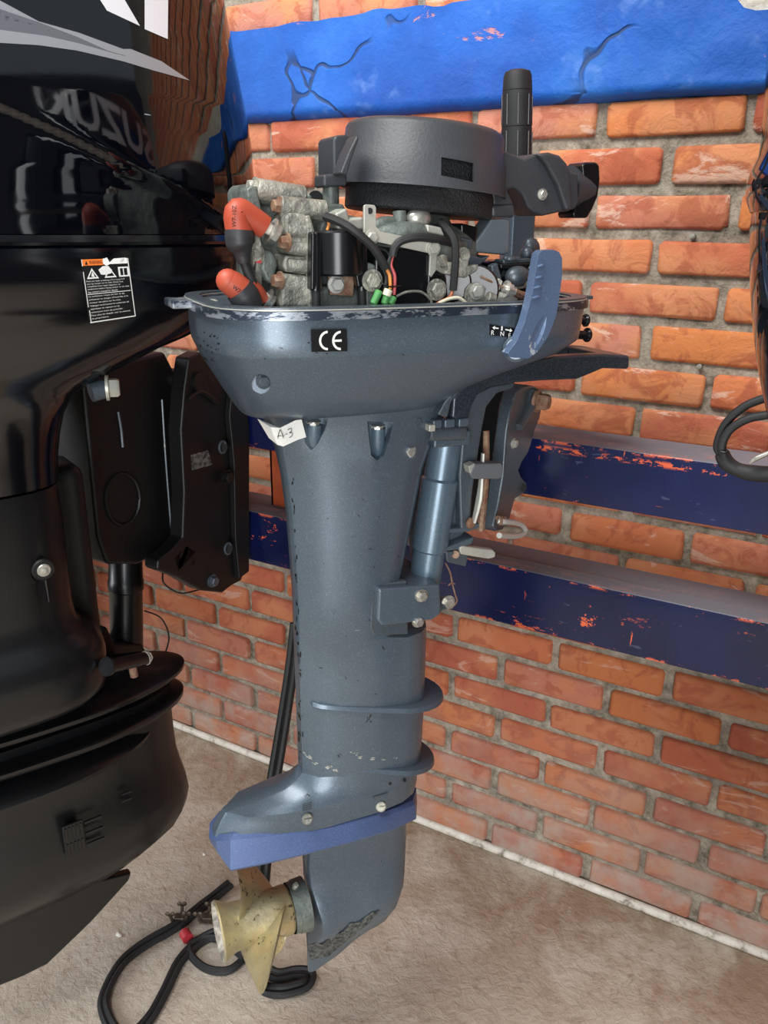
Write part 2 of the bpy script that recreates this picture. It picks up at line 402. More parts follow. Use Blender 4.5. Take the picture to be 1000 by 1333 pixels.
for px in (-1.82, 1.62, -2.6):
    for yy in (.075, .19):
        m = MB(); w, dp = .075, .05
        zz0, zz1 = (.0, 1.62)
        # channel post with punched keyholes between the rails
        holes = [CH-.425 - .0 + .075*k for k in range(-11, 10)]
        m.box((px-w/2+.002, yy+dp/2, (zz0+zz1)/2), (.004, dp, zz1-zz0)); m.box((px+w/2-.002, yy+dp/2, (zz0+zz1)/2), (.004, dp, zz1-zz0))
        prev = zz0
        def ringat(zc, r, n=12):
            out = []; inn = []
            for i in range(n):
                a = 2*PI*i/n + PI/4; ca, sa = math.cos(a), math.sin(a); q = max(abs(ca), abs(sa))
                out.append((px + ca/q*w/2, yy, zc + sa/q*.0375)); inn.append((px + ca*r*.8, yy, zc + sa*r))
            return out, inn
        for hz in holes:
            if zz0+.04 < hz < zz1-.04:
                a, b = ringat(hz, .011); m.ring_plate(a, b, (0, .003, 0))
        lo = min(h for h in holes if h > zz0+.04)-.0375; hi = max(h for h in holes if h < zz1-.04)+.0375
        m.box((px, yy+.0015, (zz0+lo)/2), (w, .003, lo-zz0)); m.box((px, yy+.0015, (hi+zz1)/2), (w, .003, zz1-hi))
        m.obj('post', morg, rack)
        MB().box((px, yy+dp/2, .004), (.11, .07, .008)).obj('foot_plate', morg, rack, bev=.001)
    m = MB(); mdk = NT('dark_brace_steel', .55, .3, '2a2724').m
    m.tube([(px-.06, .10, CH-.43), (px, .16, CH-.395)], .006, 8, sm=False); m.tube([(px, .11, .15), (px, .21, .62)], .006, 8, sm=False); m.tube([(px, .21, .62), (px, .11, 1.1)], .006, 8, sm=False)
    m.obj('brace', mdk, rack)

# short punched orange plate hung between the two rails
m = MB(); x0 = xs_ + .002; w = .085; out = []; inn = []; hz = CH-.447; zt, zb = UB+.03, LT-.02
hx = x0 + .036
for i in range(16):
    a = 2*PI*i/16 + PI/4; ca, sa = math.cos(a), math.sin(a); q = max(abs(ca), abs(sa))
    ex, ez = ca/q, sa/q
    out.append((x0 + (ex+1)/2*w, .03, (zb if ez < -.999 else zt if ez > .999 else zb + (ez+1)/2*(zt-zb))))
    inn.append((hx + ca*.009, .03, hz + sa*(.012 if sa > 0 else .009)))
m.ring_plate(out, inn, (0, .004, 0)); m.box((x0+.002, .045, (zt+zb)/2), (.004, .03, zt-zb))
o = m.obj('connector_plate', morg, rack); o.location = (0, -.02, 0)
# ================================================================ materials of the motors
def m_paint(name, a, b, chips='1b1e22', amt=.68, rough=.34, z=False):
    n = NT(name, rough, .4, coat=.3, croug=.2); co = n.co
    c = n.ramp(n.noise(3, 3, .5), [(.3, a), (.7, b)])
    fl = n.noise(900, 2, .5)
    c = n.mix(n.math('MULTIPLY', n.step(fl, .5, .75), .22), c, 'a9bccb')
    ch = n.step(n.noise(42, 5, .75, n.mapping(co, (1, 1, .6))), amt, amt+.012)
    ch = n.math('MULTIPLY', ch, n.step(n.noise(5, 2, .5), .45, .6))
    sc_ = n.step(n.noise(24, 4, .7, n.mapping(co, (.5, .5, 5), rot=(0, .5, 0))), .735, .745)
    c = n.mix(ch, c, chips); c = n.mix(n.math('MULTIPLY', sc_, .5), c, 'a9b2b8')
    n.set('Base Color', c); n.set('Roughness', n.mix(n.noise(12, 4, .6), (rough-.1,)*3+(1,), (rough+.14,)*3+(1,)))
    return n.bump(n.math('ADD', n.math('MULTIPLY', n.noise(160, 2, .5), .12), n.math('MULTIPLY', ch, -.6)), .12, .002).m
M_BLUE = m_paint('slate_blue_paint', '4b5864', '5a6873')
M_BLUE2 = m_paint('faded_blue_paint', '465884', '546894', amt=.66, rough=.42)
M_DK = m_paint('dark_casting_paint', '414a50', '525c63', 'a39a80', .66, .42)
def m_plain(name, col, rough=.5, metal=0, coat=0, b=None, bs=60, bst=.15, col2=None, vs=14):
    n = NT(name, rough, metal, col, coat)
    if col2: n.set('Base Color', n.ramp(n.noise(vs, 5, .65), [(.38, col), (.62, col2)]))
    if b: n.bump(n.noise(bs, 4, .6), bst, b)
    return n.m
M_YOKE = m_paint('glossy_dark_casting', '272d33', '343c44', amt=.8, rough=.3)
M_TUBE = m_paint('metallic_teal_paint', '566a76', '64798a', amt=.78, rough=.27)
M_PLAS = m_plain('dark_grey_plastic', '34373b', .46, b=.002, bs=300, bst=.2, col2='3a3d41')
M_BLK = m_plain('black_plastic', '101113', .26)
M_RUB = m_plain('black_rubber', '1a1b1c', .62, col2='242526')
M_CRINK = m_plain('crinkle_black', '1b1d20', .55, b=.004, bs=420, bst=.9)
M_ALU = m_plain('cast_aluminium', '6c6d66', .5, .35, b=.005, bs=110, bst=.7, col2='aaa99c', vs=34)
M_GREY = m_plain('grey_green_casting', '505753', .5, .3, b=.004, bs=90, bst=.5, col2='78807a', vs=26)
M_ZINC = m_plain('zinc_plate', 'a9aaa2', .4, .35, b=.002, bs=60, bst=.2, col2='c3c2b6')
M_STEEL = m_plain('bright_steel', 'd0cfc8', .28, .65, col2='a09c90', vs=60)
M_RUST = m_plain('rusty_steel', '7a5440', .65, .3, b=.003, bs=100, bst=.5, col2='98806a', vs=90)
M_ORNG = m_plain('orange_rubber', 'a8452e', .5, col2='b04e36')
M_WHT = m_plain('white_ceramic', 'dcd8cc', .35)
M_WHT2 = m_plain('plated_wire', 'c9c9c2', .3, .3)
M_BOOT = m_plain('grey_rubber', '2c2d30', .5)
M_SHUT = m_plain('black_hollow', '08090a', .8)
def wire(col, name): return m_plain(name, col, .45)
W_ORG, W_RED, W_WHT, W_GRN, W_BRN = wire('d98a3c', 'orange_wire'), wire('b8484a', 'red_wire'), wire('d8d3bb', 'cream_wire'), wire('4f9a54', 'green_connector'), wire('a85a34', 'brown_wire')
def m_prop():
    n = NT('worn_propeller', .42, .55)
    c = n.ramp(n.noise(14, 4, .6), [(.3, '958d7a'), (.5, 'b0a57f'), (.62, 'bdab7e'), (.75, 'c3bcab')])
    c = n.mix(n.step(n.noise(75, 5, .75), .6, .63), c, '5f543c'); n.set('Base Color', c)
    return n.bump(n.noise(60, 5, .7), .4, .003).m
M_PROP = m_prop()
M_INK = m_plain('white_print', 'e6e6e2', .5); M_LBL = m_plain('black_label', '0d0e10', .4); M_TAPE = m_plain('paper_tape', 'd2d3cf', .7, b=.001, bs=60, bst=.4, col2='e2e2dc')
def text(s, size, mat, parent, loc, rot, name='lettering', depth=.0002, shear=0, ax='LEFT'):
    c = bpy.data.curves.new(name, 'FONT'); c.body = s; c.size = size; c.extrude = depth; c.shear = shear; c.align_x = ax
    c.resolution_u = 3; t = bpy.data.objects.new(name, c); me = bpy.data.meshes.new_from_object(t); bpy.data.objects.remove(t); bpy.data.curves.remove(c)
    me.name = name; me.materials.clear(); me.materials.append(mat)
    for p in me.polygons: p.use_smooth = False
    o = bpy.data.objects.new(name, me); C.objects.link(o); o.parent = parent; o.location = loc; o.rotation_euler = rot; return o
# ================================================================ the small blue outboard in the middle
A = Frame(-.491, .814, 53.5); EZ = 0.0
eng = thing('outboard_motor', 'slate blue outboard motor without its hood, engine bare, hung upright on the rack', 'outboard motor', A.o, A.a)
def P(u, v, Y=0.0): return A.P(u, v, Y)
def outl(pts, Y): return [P(u, v, Y) for u, v in pts]
def slab(pts, Y0, Y1): return MB().prism(outl(pts, Y0), (0, Y1-Y0, 0))
def part(m, name, mat, bev=0.0, parent=None, **k): return m.obj(name, mat, parent or eng, bev=bev, **k)
def bolt(u, v, Y, r=.0055, h=.006, mat=None, name='bolt', parent=None, d=(0, -1, 0)):
    return MB().hexa(P(u, v, Y), d, r, h).obj(name, mat or M_STEEL, parent or eng)
def side(u, v, Y, dy): return P(u, v, Y) + Vector((0, dy, 0))
def superring(x0, x1, hw, z, n=56, e=3.2, skew=0):
    cx, a = (x0+x1)/2, (x1-x0)/2; out = []
    for i in range(n):
        t = 2*PI*i/n; c, s = math.cos(t), math.sin(t)
        out.append((cx + a*math.copysign(abs(c)**(2/e), c), hw*math.copysign(abs(s)**(2/e), s), z))
    return out
def foil(x0, x1, hw, z, st=.3, n=20):        # keel-like plan: narrow squared stern, full middle, rounded bow
    ks = [(0, st*.8), (.012, st), (.09, .62), (.25, .84), (.5, 1), (.75, .98), (.88, .84), (.955, .58), (.99, .26), (1, .0)]
    ks[1] = (.012, st); ks[2] = (.09, max(.6, st+.1)); L = x1-x0
    a = [(x0 + L*t, -hw*w, z) for t, w in ks]; b = [(x, -y, zz) for x, y, zz in a[:-1]][::-1]
    return a + b
# ---- pan of the hood
HW = .130
def pan_row(vn, ul, ur, hw, e=4.2, dz=0):
    z = P(500, vn, -hw).z + dz; return fit(A, lambda a, b: superring(a, b, hw, z, e=e), ul, ur, -.24, .22)
pan = MB().loft([pan_row(404, 247, 758, .120), pan_row(404, 243, 762, .1255), pan_row(418, 245, 760, .1258), pan_row(440, 246, 757, .1272, 4.2), pan_row(460, 249, 753, .1282, 4.2), pan_row(464, 251, 750, .1268, 4.1),
   pan_row(480, 260, 725, .116, 4), pan_row(500, 275, 662, .102, 3.8), pan_row(517, 288, 612, .091, 3.4), pan_row(532, 302, 588, .076, 3), pan_row(538, 310, 580, .064, 2.8)])
pan = pan.obj('lower_pan', M_BLUE, eng, ang=30)
ZR = P(500, 404, -HW).z
cut(pan, MB().loft([superring(A.X(343, P(343, 500, -.098).z, -.098)-.0095, A.X(343, P(343, 500, -.098).z, -.098)+.0085, .2, P(343, 500, -.098).z-.3, 20, 2)]) if False else MB().cyl(P(343, 496, -.2), P(343, 500, -.085) + Vector((0, .01, -.002)), .0095))
bolt(343, 496, -.0865, .006, .006, M_DK, 'recessed_bolt')
# rim: bare alloy edge over a dark gasket lip
def lip(z0, z1, g0, mat, nm, ul=243, ur=763):
    k = fit(A, lambda a, b: superring(a, b, .1275, z0, 72, 4.2), ul, ur, -.24, .22); xa, xb = min(p[0] for p in k), max(p[0] for p in k)
    r = [superring(xa-g, xb+g, .1275+g, z, 72, 4.2) for z, g in ((z0, g0-.003), (z0, g0), (z1, g0), (z1, g0-.005))]
    r += [superring(xa+.012, xb-.012, .116, z1, 72, 4.2), superring(xa+.012, xb-.012, .116, z0, 72, 4.2)]
    m = MB(); R_ = [[m.b.verts.new(p) for p in q] for q in r]; n = len(r[0])
    for k in range(6):
        a, b = R_[k], R_[(k+1) % 6]
        for i in range(n): m.face([a[i], a[(i+1) % n], b[(i+1) % n], b[i]])
    return part(m, nm, mat)
def m_rim():
    n = NT('worn_rim', .4, .6); z = n.noise(26, 5, .75, n.mapping(scale=(1, 1, 3)))
    n.set('Base Color', n.ramp(z, [(.5, '333c4a'), (.54, '8b939c'), (.7, 'a9aeb0')])); return n.m
M_RIM = m_rim()
lip(ZR-.0075, ZR+.0005, .004, M_RIM, 'rim', 243, 760); lip(ZR+.0006, ZR+.0042, .0025, M_DK, 'gasket', 244, 760); lip(ZR+.0012, ZR+.0024, .0032, M_ZINC, 'rim_edge', 244, 760)
z = ZR-.003; part(MB().box((A.X(236, z, .05), .03, z+.001), (.035, .05, .008)), 'rim_tab', M_RIM, .0015)
part(MB().box((A.X(758, z, -.07), -.045, z+.004), (.024, .06, .004)), 'rim_tab', M_DK, .001)
m = MB().tube([P(272, 400, .03), P(268, 393, .03), P(281, 392, .03), P(286, 401, .03)], .003, 8, flat=.6); part(m, 'latch_hook', M_ZINC)
# CE plate, shift plate
YL = -.1283
lb = slab([(404, 429), (451, 428), (452, 457), (405, 458)], YL, YL-.0012).obj('label', M_LBL, eng, bev=.0004); tag(lb, 'black plate with white CE mark')
zc = P(428, 443, YL); rr = .0072
for cx_, e_ in ((421.5, 0), (438.5, 1)):
    c0 = P(cx_, 443.5, YL-.0014) + Vector((.004, 0, 0)); m = MB(); a = []; b = []
    for i in range(17):
        t = PI/2 + PI*i/16; a.append(c0 + Vector((math.cos(t)*.0088, 0, math.sin(t)*.0092))); b.append(c0 + Vector((math.cos(t)*.0066, 0, math.sin(t)*.0070)))
    m.prism(a + b[::-1], (0, -.0003, 0))
    if e_: m.box(c0 + Vector((-.0028, -.00015, 0)), (.0075, .0003, .0021))
    part(m, 'lettering', M_INK, parent=lb)
ls = slab([(637, 422), (670, 427), (669, 440), (637, 436)], -.1272, -.1284).obj('label', M_LBL, eng); tag(ls, 'black shift plate with white arrows and letters R N F')
m = MB(); yy = -.1286
def arrow(u0, v0, u1, v1):
    a, b = P(u0, v0, yy), P(u1, v1, yy); d = (b-a).normalized(); q = Vector((-d.z, 0, d.x))
    m.prism([a+q*.0006, b-d*.003+q*.0006, b-d*.003+q*.002, b, b-d*.003-q*.002, b-d*.003-q*.0006, a-q*.0006], (0, -.0003, 0))
arrow(649, 427.5, 641, 426.3); arrow(658, 429, 667, 430.6); p = P(653.5, 427.5, yy); m.box(p, (.0016, .0005, .0045)); part(m, 'arrows', M_INK, parent=ls)
for s_, u_, v_ in (('R', 639, 436), ('N', 651, 437.5), ('F', 661.5, 440)):
    text(s_, .0068, M_INK, ls, P(u_, v_, yy), (PI/2, 0, 0), depth=.0001)
# ---- leg
def leg_row(v, ul, ur, hw, st=.3):
    z = P((ul+ur)/2, v).z; return fit(A, lambda a, b: foil(a, b, hw, z, st), ul, ur, A.X(ul, z), A.X(ur, z))
leg = MB().loft([leg_row(505, 318, 590, .062, .5), leg_row(522, 330, 585, .060, .42), leg_row(545, 346, 574, .057, .36), leg_row(575, 357, 562, .055, .32), leg_row(610, 365, 550, .053, .30), leg_row(660, 372, 540, .051, .28),
    leg_row(710, 376, 530, .050, .27), leg_row(762, 380, 520, .049, .27), leg_row(815, 382, 520, .048, .27), leg_row(818, 382, 555, .048, .27), leg_row(860, 384, 554, .047, .27), leg_row(920, 386, 552, .046, .26), leg_row(970, 388, 549, .045, .26), leg_row(1004, 389, 546, .044, .26)]).obj('drive_shaft_housing', M_BLUE, eng, ang=32)
for po, fy, uc, vt, vb in (([(394, 543), (425, 543), (422, 560), (415, 578), (408, 588), (401, 580), (396, 562)], -.036, 409, 543, 584), ([(476, 547), (510, 548), (506, 570), (499, 592), (490, 599), (482, 592), (479, 570)], -.043, 492, 548, 595)):
    cut(leg, MB().prism([P(u, v, fy-.009) + Vector((0, -.03, 0)) for u, v in po], (0, .039, 0)))
    a, b = P(uc, vt+9, fy), P(uc-1, vb, fy+.002)
    part(MB().lathe(a, b, [(0, .0088), (.5, .0084), (.85, .006), (1, .002)], 20), 'bolt_boss', M_TUBE)
    part(MB().hexa(a + Vector((-.001, -.002, .004)), (0, 0, -1), .0062, .006), 'bolt', M_STEEL)
for u_, v_ in ((541, 548), (533, 587)):
    Yb = -.047; part(MB().cyl(P(u_, v_, Yb+.02), P(u_, v_, Yb-.004), .0115, .0095, ch=.002), 'boss', M_BLUE); bolt(u_, v_, Yb-.004, .006, .007, M_DK if v_ < 560 else M_STEEL)
# bow flange beside the steering tube
part(slab([(524, 541), (562, 541), (566, 556), (558, 575), (550, 598), (537, 604), (521, 600)], -.047, .047), 'flange', M_BLUE, .006, seg=3)
# mounting block with its recess
blk = slab([(493, 767), (574, 762), (575, 800), (563, 808), (497, 816), (491, 808)], -.058, .058); blk = part(blk, 'lower_mount', M_BLUE, .004, seg=3)
part(slab([(484, 762), (530, 756), (532, 826), (487, 828), (482, 818)], -.0487, -.04), 'mount_recess', M_DK, .002)
bolt(548.5, 775, -.058, .0065, .007); bolt(544, 808.5, -.056, .0062, .007); bolt(583, 784, -.03, .0075, .008)
part(MB().cyl(P(575, 786, -.02), P(582, 784, -.03), .009), 'spacer', M_DK)
# spray plates round the bow
def fin(u0, tipu, tipv, nu, nv, hw, grow, thick):      # a collar that widens round the bow
    zt_ = P(tipu, tipv, -.01).z; zn = P(nu, nv, -(hw+grow*.55)).z
    xt = A.X(tipu, zt_, -.01); xn = A.X(nu, zn, -(hw+grow*.55)); xa = A.X(u0, zn, -hw*.8)
    sl = (zt_-zn)/(xt-xn); up, lo_ = [], []
    n = 22
    def pt(i, k):
        t = i/n; x = xa + (xt-xa)*t
        if i <= 14: y = hw*(.60 + .36*math.sqrt(i/14)) + grow*(i/14)**.7
        else:
            a = (i-14)/(n-14)*PI/2; x14 = xa + (xt-xa)*14/n; x = x14 + (xt-x14)*math.sin(a); y = (hw*.96+grow)*math.cos(a)
        return x, y
    ol = []
    for i in range(n+1):
        x, y = pt(i, 0); ol.append((x, -y))
    ol += [(x, -y) for x, y in ol[:-1][::-1]]
    sc2 = lambda x, y, q: Vector((xn + (x-xn)*(1-.01*q), y*(1-.05*q), zn + (x-xn)*sl + thick*q))
    return part(MB().loft([[sc2(x, y, 0) for x, y in ol], [sc2(x, y, .5) - Vector((0, 0, 0)) for x, y in ol], [sc2(x, y, 1) for x, y in ol]]), 'spray_plate', M_BLUE, .0008)
fin(410, 577, 902, 490, 930, .0465, .014, .006)
fin(432, 565, 984, 500, 1010, .045, .012, .006)
# ---- lower unit: flank flaring into the anti-ventilation plate, gear housing and skeg below
def fl_row(v, ul, ur, hw, st):
    z = P(ul, v).z; return fit(A, lambda a, b: foil(a, b, hw, z, st), ul, ur, A.X(ul, z), A.X(ur, z))
ZP = P(272, 1090).z
rows = [fl_row(1000, 389, 546, .0445, .26), fl_row(1012, 380, 545, .0445, .25), fl_row(1024, 364, 545, .0445, .22), fl_row(1036, 338, 544, .045, .2), fl_row(1046, 312, 543, .045, .18), fl_row(1054, 291, 543, .0455, .16)]
def zrow(z, ul, ur, hw, st): return fit(A, lambda a, b: foil(a, b, hw, z, st), ul, ur, A.X(ul, z), A.X(ur, z))
zt = rows[-1][0][2]
rows += [zrow(zt*.7+ZP*.3, 284, 543, .045, .2), zrow(zt*.3+ZP*.7, 277, 543, .044, .24), zrow(zt*.1+ZP*.9, 275, 542, .043, .3), zrow(ZP, 274, 541, .043, .35)]
part(MB().loft(rows), 'gear_case', M_BLUE, ang=32)
e_up = [(272, 1090, 0), (281, 1095, -.018), (300, 1094, -.030), (345, 1089, -.037), (400, 1083, -.041), (460, 1073, -.045), (510, 1061, -.044), (540, 1048, -.028)]
e_lo = [(274, 1097, 0), (284, 1112, -.018), (300, 1134, -.040), (345, 1125, -.047), (400, 1112, -.051), (460, 1096, -.054), (510, 1081, -.050), (542, 1066, -.030)]
def wedge(e, k, dz=0, g=0):
    a = [P(u, v, y) for u, v, y in e]; a = [Vector((p.x + (g if i < 3 else 0), p.y + (g if i and g else 0), p.z + dz)) for i, p in enumerate(a)]
    tip = Vector((a[-1].x + .016, 0, a[-1].z)); ol = a + [tip]
    return ol + [Vector((p.x, -p.y, p.z)) for p in a[1:][::-1]]
part(MB().loft([wedge(e_up, 0, .004, .006), wedge(e_up, 0), wedge(e_lo, 0, .002), wedge(e_lo, 0, -.001, .0008), wedge(e_lo, 0, -.003, .004)]), 'cavitation_plate', M_BLUE2, ang=26)
lo = []
for v, ul, ur, hw, st in ((1078, 394, 529, .033, .5), (1110, 394, 529, .027, .5), (1132, 395, 528, .028, .6), (1148, 396, 527, .033, .85), (1164, 397, 525, .0385, .97), (1182, 398, 519, .039, .98), (1200, 398, 505, .031, .8), (1212, 399, 488, .019, .5), (1226, 400, 466, .009, .4), (1240, 400, 442, .0055, .5), (1250, 401, 412, .004, .6)):
    z = P(440, v).z; lo.append(fit(A, lambda a, b: foil(a, b, hw, z, st), ul, ur, A.X(ul, z), A.X(ur, z)))
gc = part(MB().loft(lo), 'gear_housing', M_BLUE, ang=34)
for u_, v_ in ((400, 1066), (496, 1050)):
    o = part(MB().cyl(P(u_, v_, -.034), P(u_, v_, -.0475), .0072, ch=.0015), 'drain_screw', M_ALU); cut(o, MB().box(P(u_, v_, -.0478), (.016, .003, .0016)))
for u_, v_ in ((508, 1020), (527, 1016)): part(MB().cyl(P(u_, v_, -.03), P(u_, v_, -.0452), .0022, n=10), 'hole', M_SHUT)
m = MB(); 
for i in range(4): m.box(P(400, 1046+i*2.6, -.0462), (.013, .001, .0013))
m.tube([P(397, 1037, -.046), P(400, 1034, -.046), P(403, 1037, -.046), P(400, 1040, -.046)], .0008, 6); part(m, 'oil_mark', M_DK)
m = MB(); m.box(P(496, 1036, -.0458), (.022, .0012, .003)); part(m, 'cast_mark', M_DK)
# ---- propeller
pa, pb = P(283, 1206), P(392, 1184); zc = (pa.z+pb.z)/2; pa.z = pb.z = zc; pa.y = pb.y = 0; Lx = pb.x-pa.x
prop = MB().lathe(pa, pb, [(0, .0385), (.02, .040), (.05, .0385), (.16, .032), (.3, .0305), (.6, .032), (.82, .034), (.86, .031), (.86, .0), ], 40, cap=False)
prop = part(prop, 'propeller', M_PROP, ang=45)
part(MB().lathe(pa, pb, [(0, .0385), (.012, .0365), (.10, .030), (.5, .028)], 40, cap=False), 'exhaust_bore', m_plain('stained_bore', '6f6a62', .7, .1, b=.003, bs=90, bst=.6, col2='b9b4a8', vs=70), parent=prop)
part(MB().lathe(pa, pb, [(.22, .0), (.22, .012), (.3, .012), (.34, .0275), (.5, .0275)], 32, cap=False), 'hub', M_PROP, parent=prop)
part(MB().hexa(pa + Vector((Lx*.22, 0, 0)), (-1, 0, 0), .0095, .011), 'prop_nut', M_RUST, parent=prop)
part(MB().lathe(pa, pb, [(.86, .0345), (.93, .0345), (.93, .036), (1.06, .037), (1.06, 0)], 32, cap=False), 'bearing_ring', M_GREY)
bolt(385, 1155, -.0, .004, .008, M_ALU, d=(0, -.3, 1))
def blade(th):
    m = MB(); rings = []; cx = pa.x + Lx*.5; pitch = .20
    for k in range(11):
        t = k/10; r = .027 + (.106-.027)*t; ch = .049*math.sin(PI*(.28+.62*t))**.8*(1 if t < .9 else 1-(t-.9)*4.2) + .004
        phi = math.atan(pitch/(2*PI*r)) ; thk = .0042*(1-t)+.0013; ring = []
        for j in range(16):
            a = 2*PI*j/16; c = math.cos(a)*ch; q = math.sin(a)*thk
            ax = c*math.sin(phi) + q*math.cos(phi) - .022*t*t; tg = c*math.cos(phi) - q*math.sin(phi) + .010*t
            an = th + tg/r; ring.append((cx+ax, r*math.sin(an), zc + r*math.cos(an)))
        rings.append(ring)
    return part(m.loft(rings), 'blade', M_PROP, parent=prop, ang=50)
for k in range(3): blade(R(25 + 120*k))
# ---- steering tube, yoke, swivel bracket
t0, t1 = P(580, 574, -.012), P(553, 757, -.012)
tube = MB().lathe(t0, t1, [(0, .019), (.01, .0205), (.245, .0205), (.26, .0235), (.75, .0235), (.765, .021), (.99, .021), (1, .018)], 32)
part(tube, 'steering_tube', M_TUBE)
part(slab([(572, 578), (610, 585), (613, 600), (611, 660), (609, 692), (594, 706), (582, 714), (576, 752), (560, 752), (556, 640)], -.014, .05), 'swivel_bracket', M_BLUE, .005, seg=3)
part(slab([(602, 572), (606, 535), (618, 515), (640, 503), (672, 497), (668, 506), (648, 512), (634, 530), (628, 560), (622, 600), (616, 640), (612, 690), (600, 690), (598, 620)], -.03, -.016), 'swivel_arm', M_DK, .003, seg=3)
part(slab([(606, 540), (625, 512), (662, 498), (652, 530), (643, 600), (636, 660), (612, 692), (604, 640)], -.012, .05), 'hollow_filler', M_BLK, .004)  # black slab added to stand for the shaded hollow beside the clamp
part(MB().cyl(P(557, 564, -.045), P(604, 563, -.045), .0095, ch=.002), 'clamp_bar', M_DK)
part(MB().box(P(577, 566, -.02), (.05, .05, .018)), 'tube_cap', M_BLUE, .003)
for u_, v_, w_ in ((565, 550, .012), (581, 549, .014), (599, 548, .014)): part(MB().box(P(u_, v_, -.05), (w_, .02, .010)), 'clamp_lug', M_BLUE, .002)
part(MB().box(P(560, 556, -.056), (.008, .012, .008)), 'zinc_clip', M_ZINC, .001)
part(slab([(570, 540), (580, 522), (596, 505), (601, 508), (588, 524), (583, 544)], -.066, -.04), 'mount_ear', M_DK, .002)
arm = [(588, 546), (590, 518), (602, 505), (619, 494), (645, 484), (677, 473), (724, 464), (758, 462), (786, 461), (821, 463), (820, 481), (786, 480), (770, 487), (752, 494), (704, 496), (663, 499.5), (636, 505), (622, 516), (614, 532), (611, 546)]
yk = part(slab(arm, -.058, -.040), 'steering_yoke', M_YOKE, .004, seg=3)
far = [(P(u, v, -.05).x, P(u, v, -.05).z) for u, v in arm]
part(MB().prism([(x, .03, z) for x, z in far], (0, .018, 0)), 'steering_yoke', M_YOKE, .004)
xz = [(P(u, v, -.05).x, P(u, v, -.05).z) for u, v in ((790, 462), (821, 463), (820, 481), (790, 480))]
part(MB().prism([(x, -.041, z) for x, z in xz], (0, .072, 0)), 'yoke_crossbar', M_YOKE, .003)
# ---- clamp bracket square to the rail (world-aligned faces, still a part of this motor)
K = Frame(0, 0, 90)                              # x runs to the wall, y runs to the left
xsw = on_wall(698, 575, YB-.004).x
def KW(u, v, dx=0.0):                            # point on the bracket's right-hand face, in engine coordinates
    d = ray(u, v); t = (xsw+dx)/d.x; w = Vector((0, 0, CH)) + d*t; return A.I @ w
def kdir(v): return (A.I.to_3x3() @ Vector(v))
side_o = [(688, 501), (699, 503), (704, 512), (706, 530), (703, 545), (697, 560), (692, 578), (688, 590), (680, 602), (676, 612), (679, 620), (686, 628), (687, 637), (681, 644), (671, 650), (667, 664), (663, 680), (655, 690), (647, 692), (643, 686), (650, 655), (656, 620), (659, 580), (661, 560), (665, 535), (672, 515), (679, 504)]
print('clamp', xsw, [tuple(round(c, 3) for c in (A.M @ KW(*p))) for p in side_o[::6]])
cl = MB().prism([KW(*p) for p in side_o], kdir((-.027, 0, 0))).obj('clamp_bracket', M_DK, eng, bev=.0035, seg=3)
m = MB()
for p in ((675, 520), (664, 575), (660, 620), (655, 660)):
    pass
m.tube([KW(696, 512, .002), KW(690, 528, .003), KW(682, 545, .003), KW(674, 556, .002)], .008, 10, flat=.6); part(m, 'rib', M_DK, parent=cl)
m = MB().prism([KW(*p) + kdir((-.15, 0, 0)) for p in side_o], kdir((-.027, 0, 0))); part(m, 'clamp_bracket', M_DK, .0035)
part(MB().cyl(KW(683, 536) + kdir((-.17, 0, 0)), KW(683, 536), .014), 'tilt_tube', M_DK)
part(MB().cyl(KW(690, 521, -.002), KW(696, 521, .006), .017, ch=.003), 'pivot_collar', M_DK)
part(MB().hexa(KW(697, 522, .006), kdir((1, 0, 0)), .0115, .020), 'pivot_nut', M_RUST)
part(MB().hexa(KW(668, 577, 0), kdir((1, 0, 0)), .0055, .006), 'bolt', M_ZINC)
part(MB().cyl(KW(680, 635, -.002), KW(680, 635, .0008), .006), 'hole', M_SHUT)
hk = [KW(648, 678, .006), KW(656, 679, .012), KW(668, 680, .014), KW(679, 683, .014), KW(684, 690, .014), KW(679, 696, .014), KW(668, 698, .014), KW(650, 697, .014)]
part(MB().tube(hk, .0038, 10), 'retaining_hook', M_WHT2)
sp = []
for i in range(49):
    t = i/48; a = t*2*PI*5; c = KW(648 + 10*t, 677.5, .008); sp.append(c + Vector((0, math.cos(a)*.0058, math.sin(a)*.0058)))
part(MB().tube(sp, .001, 6, sm=False), 'spring', M_RUST)
# trim lever, small levers, cotter wire
m = slab([(618, 604), (653, 603), (656, 608), (655, 621), (650, 624), (616, 624), (612, 618)], -.05, -.034); lv = part(m, 'tilt_lever', m_plain('grey_lever', '5c6064', .5), .002)
part(slab([(610, 607), (619, 603), (620, 623), (613, 620)], -.049, -.035), 'lever_tip', M_ZINC, .001, parent=lv)
part(MB().tube([P(629, 590, -.04), P(627, 620, -.04), P(624, 650, -.04), P(617, 680, -.038)], [.003, .004, .006, .004], 8, flat=.6), 'lock_arm', M_ZINC)
part(MB().tube([P(632, 560, -.01), P(631, 620, -.01), P(625, 690, -.01)], [.005, .006, .006], 8), 'lock_rod', M_RUST)
part(MB().sph(P(613, 681, -.035), .007, (1, .7, 1.1), 12), 'lock_joint', M_RUST)
part(slab([(585, 689), (606, 687), (624, 681), (624, 687), (610, 692), (586, 694)], -.03, -.02), 'strap_plate', M_BLUE, .001)
part(slab([(580, 714), (600, 706), (618, 699), (615, 708), (598, 716), (580, 718)], -.03, -.005), 'web', M_BLUE, .002)
part(slab([(598, 714), (602, 711), (642, 716), (646, 720), (645, 726), (636, 728), (600, 722)], -.032, -.022), 'release_lever', M_ZINC, .002)
part(slab([(580, 718), (604, 718), (610, 724), (607, 738), (582, 732)], -.030, -.006), 'lever_bracket', M_DK, .002)
part(MB().cyl(P(593, 722, -.029), P(593, 722, -.0315), .005), 'pin', M_RUST)
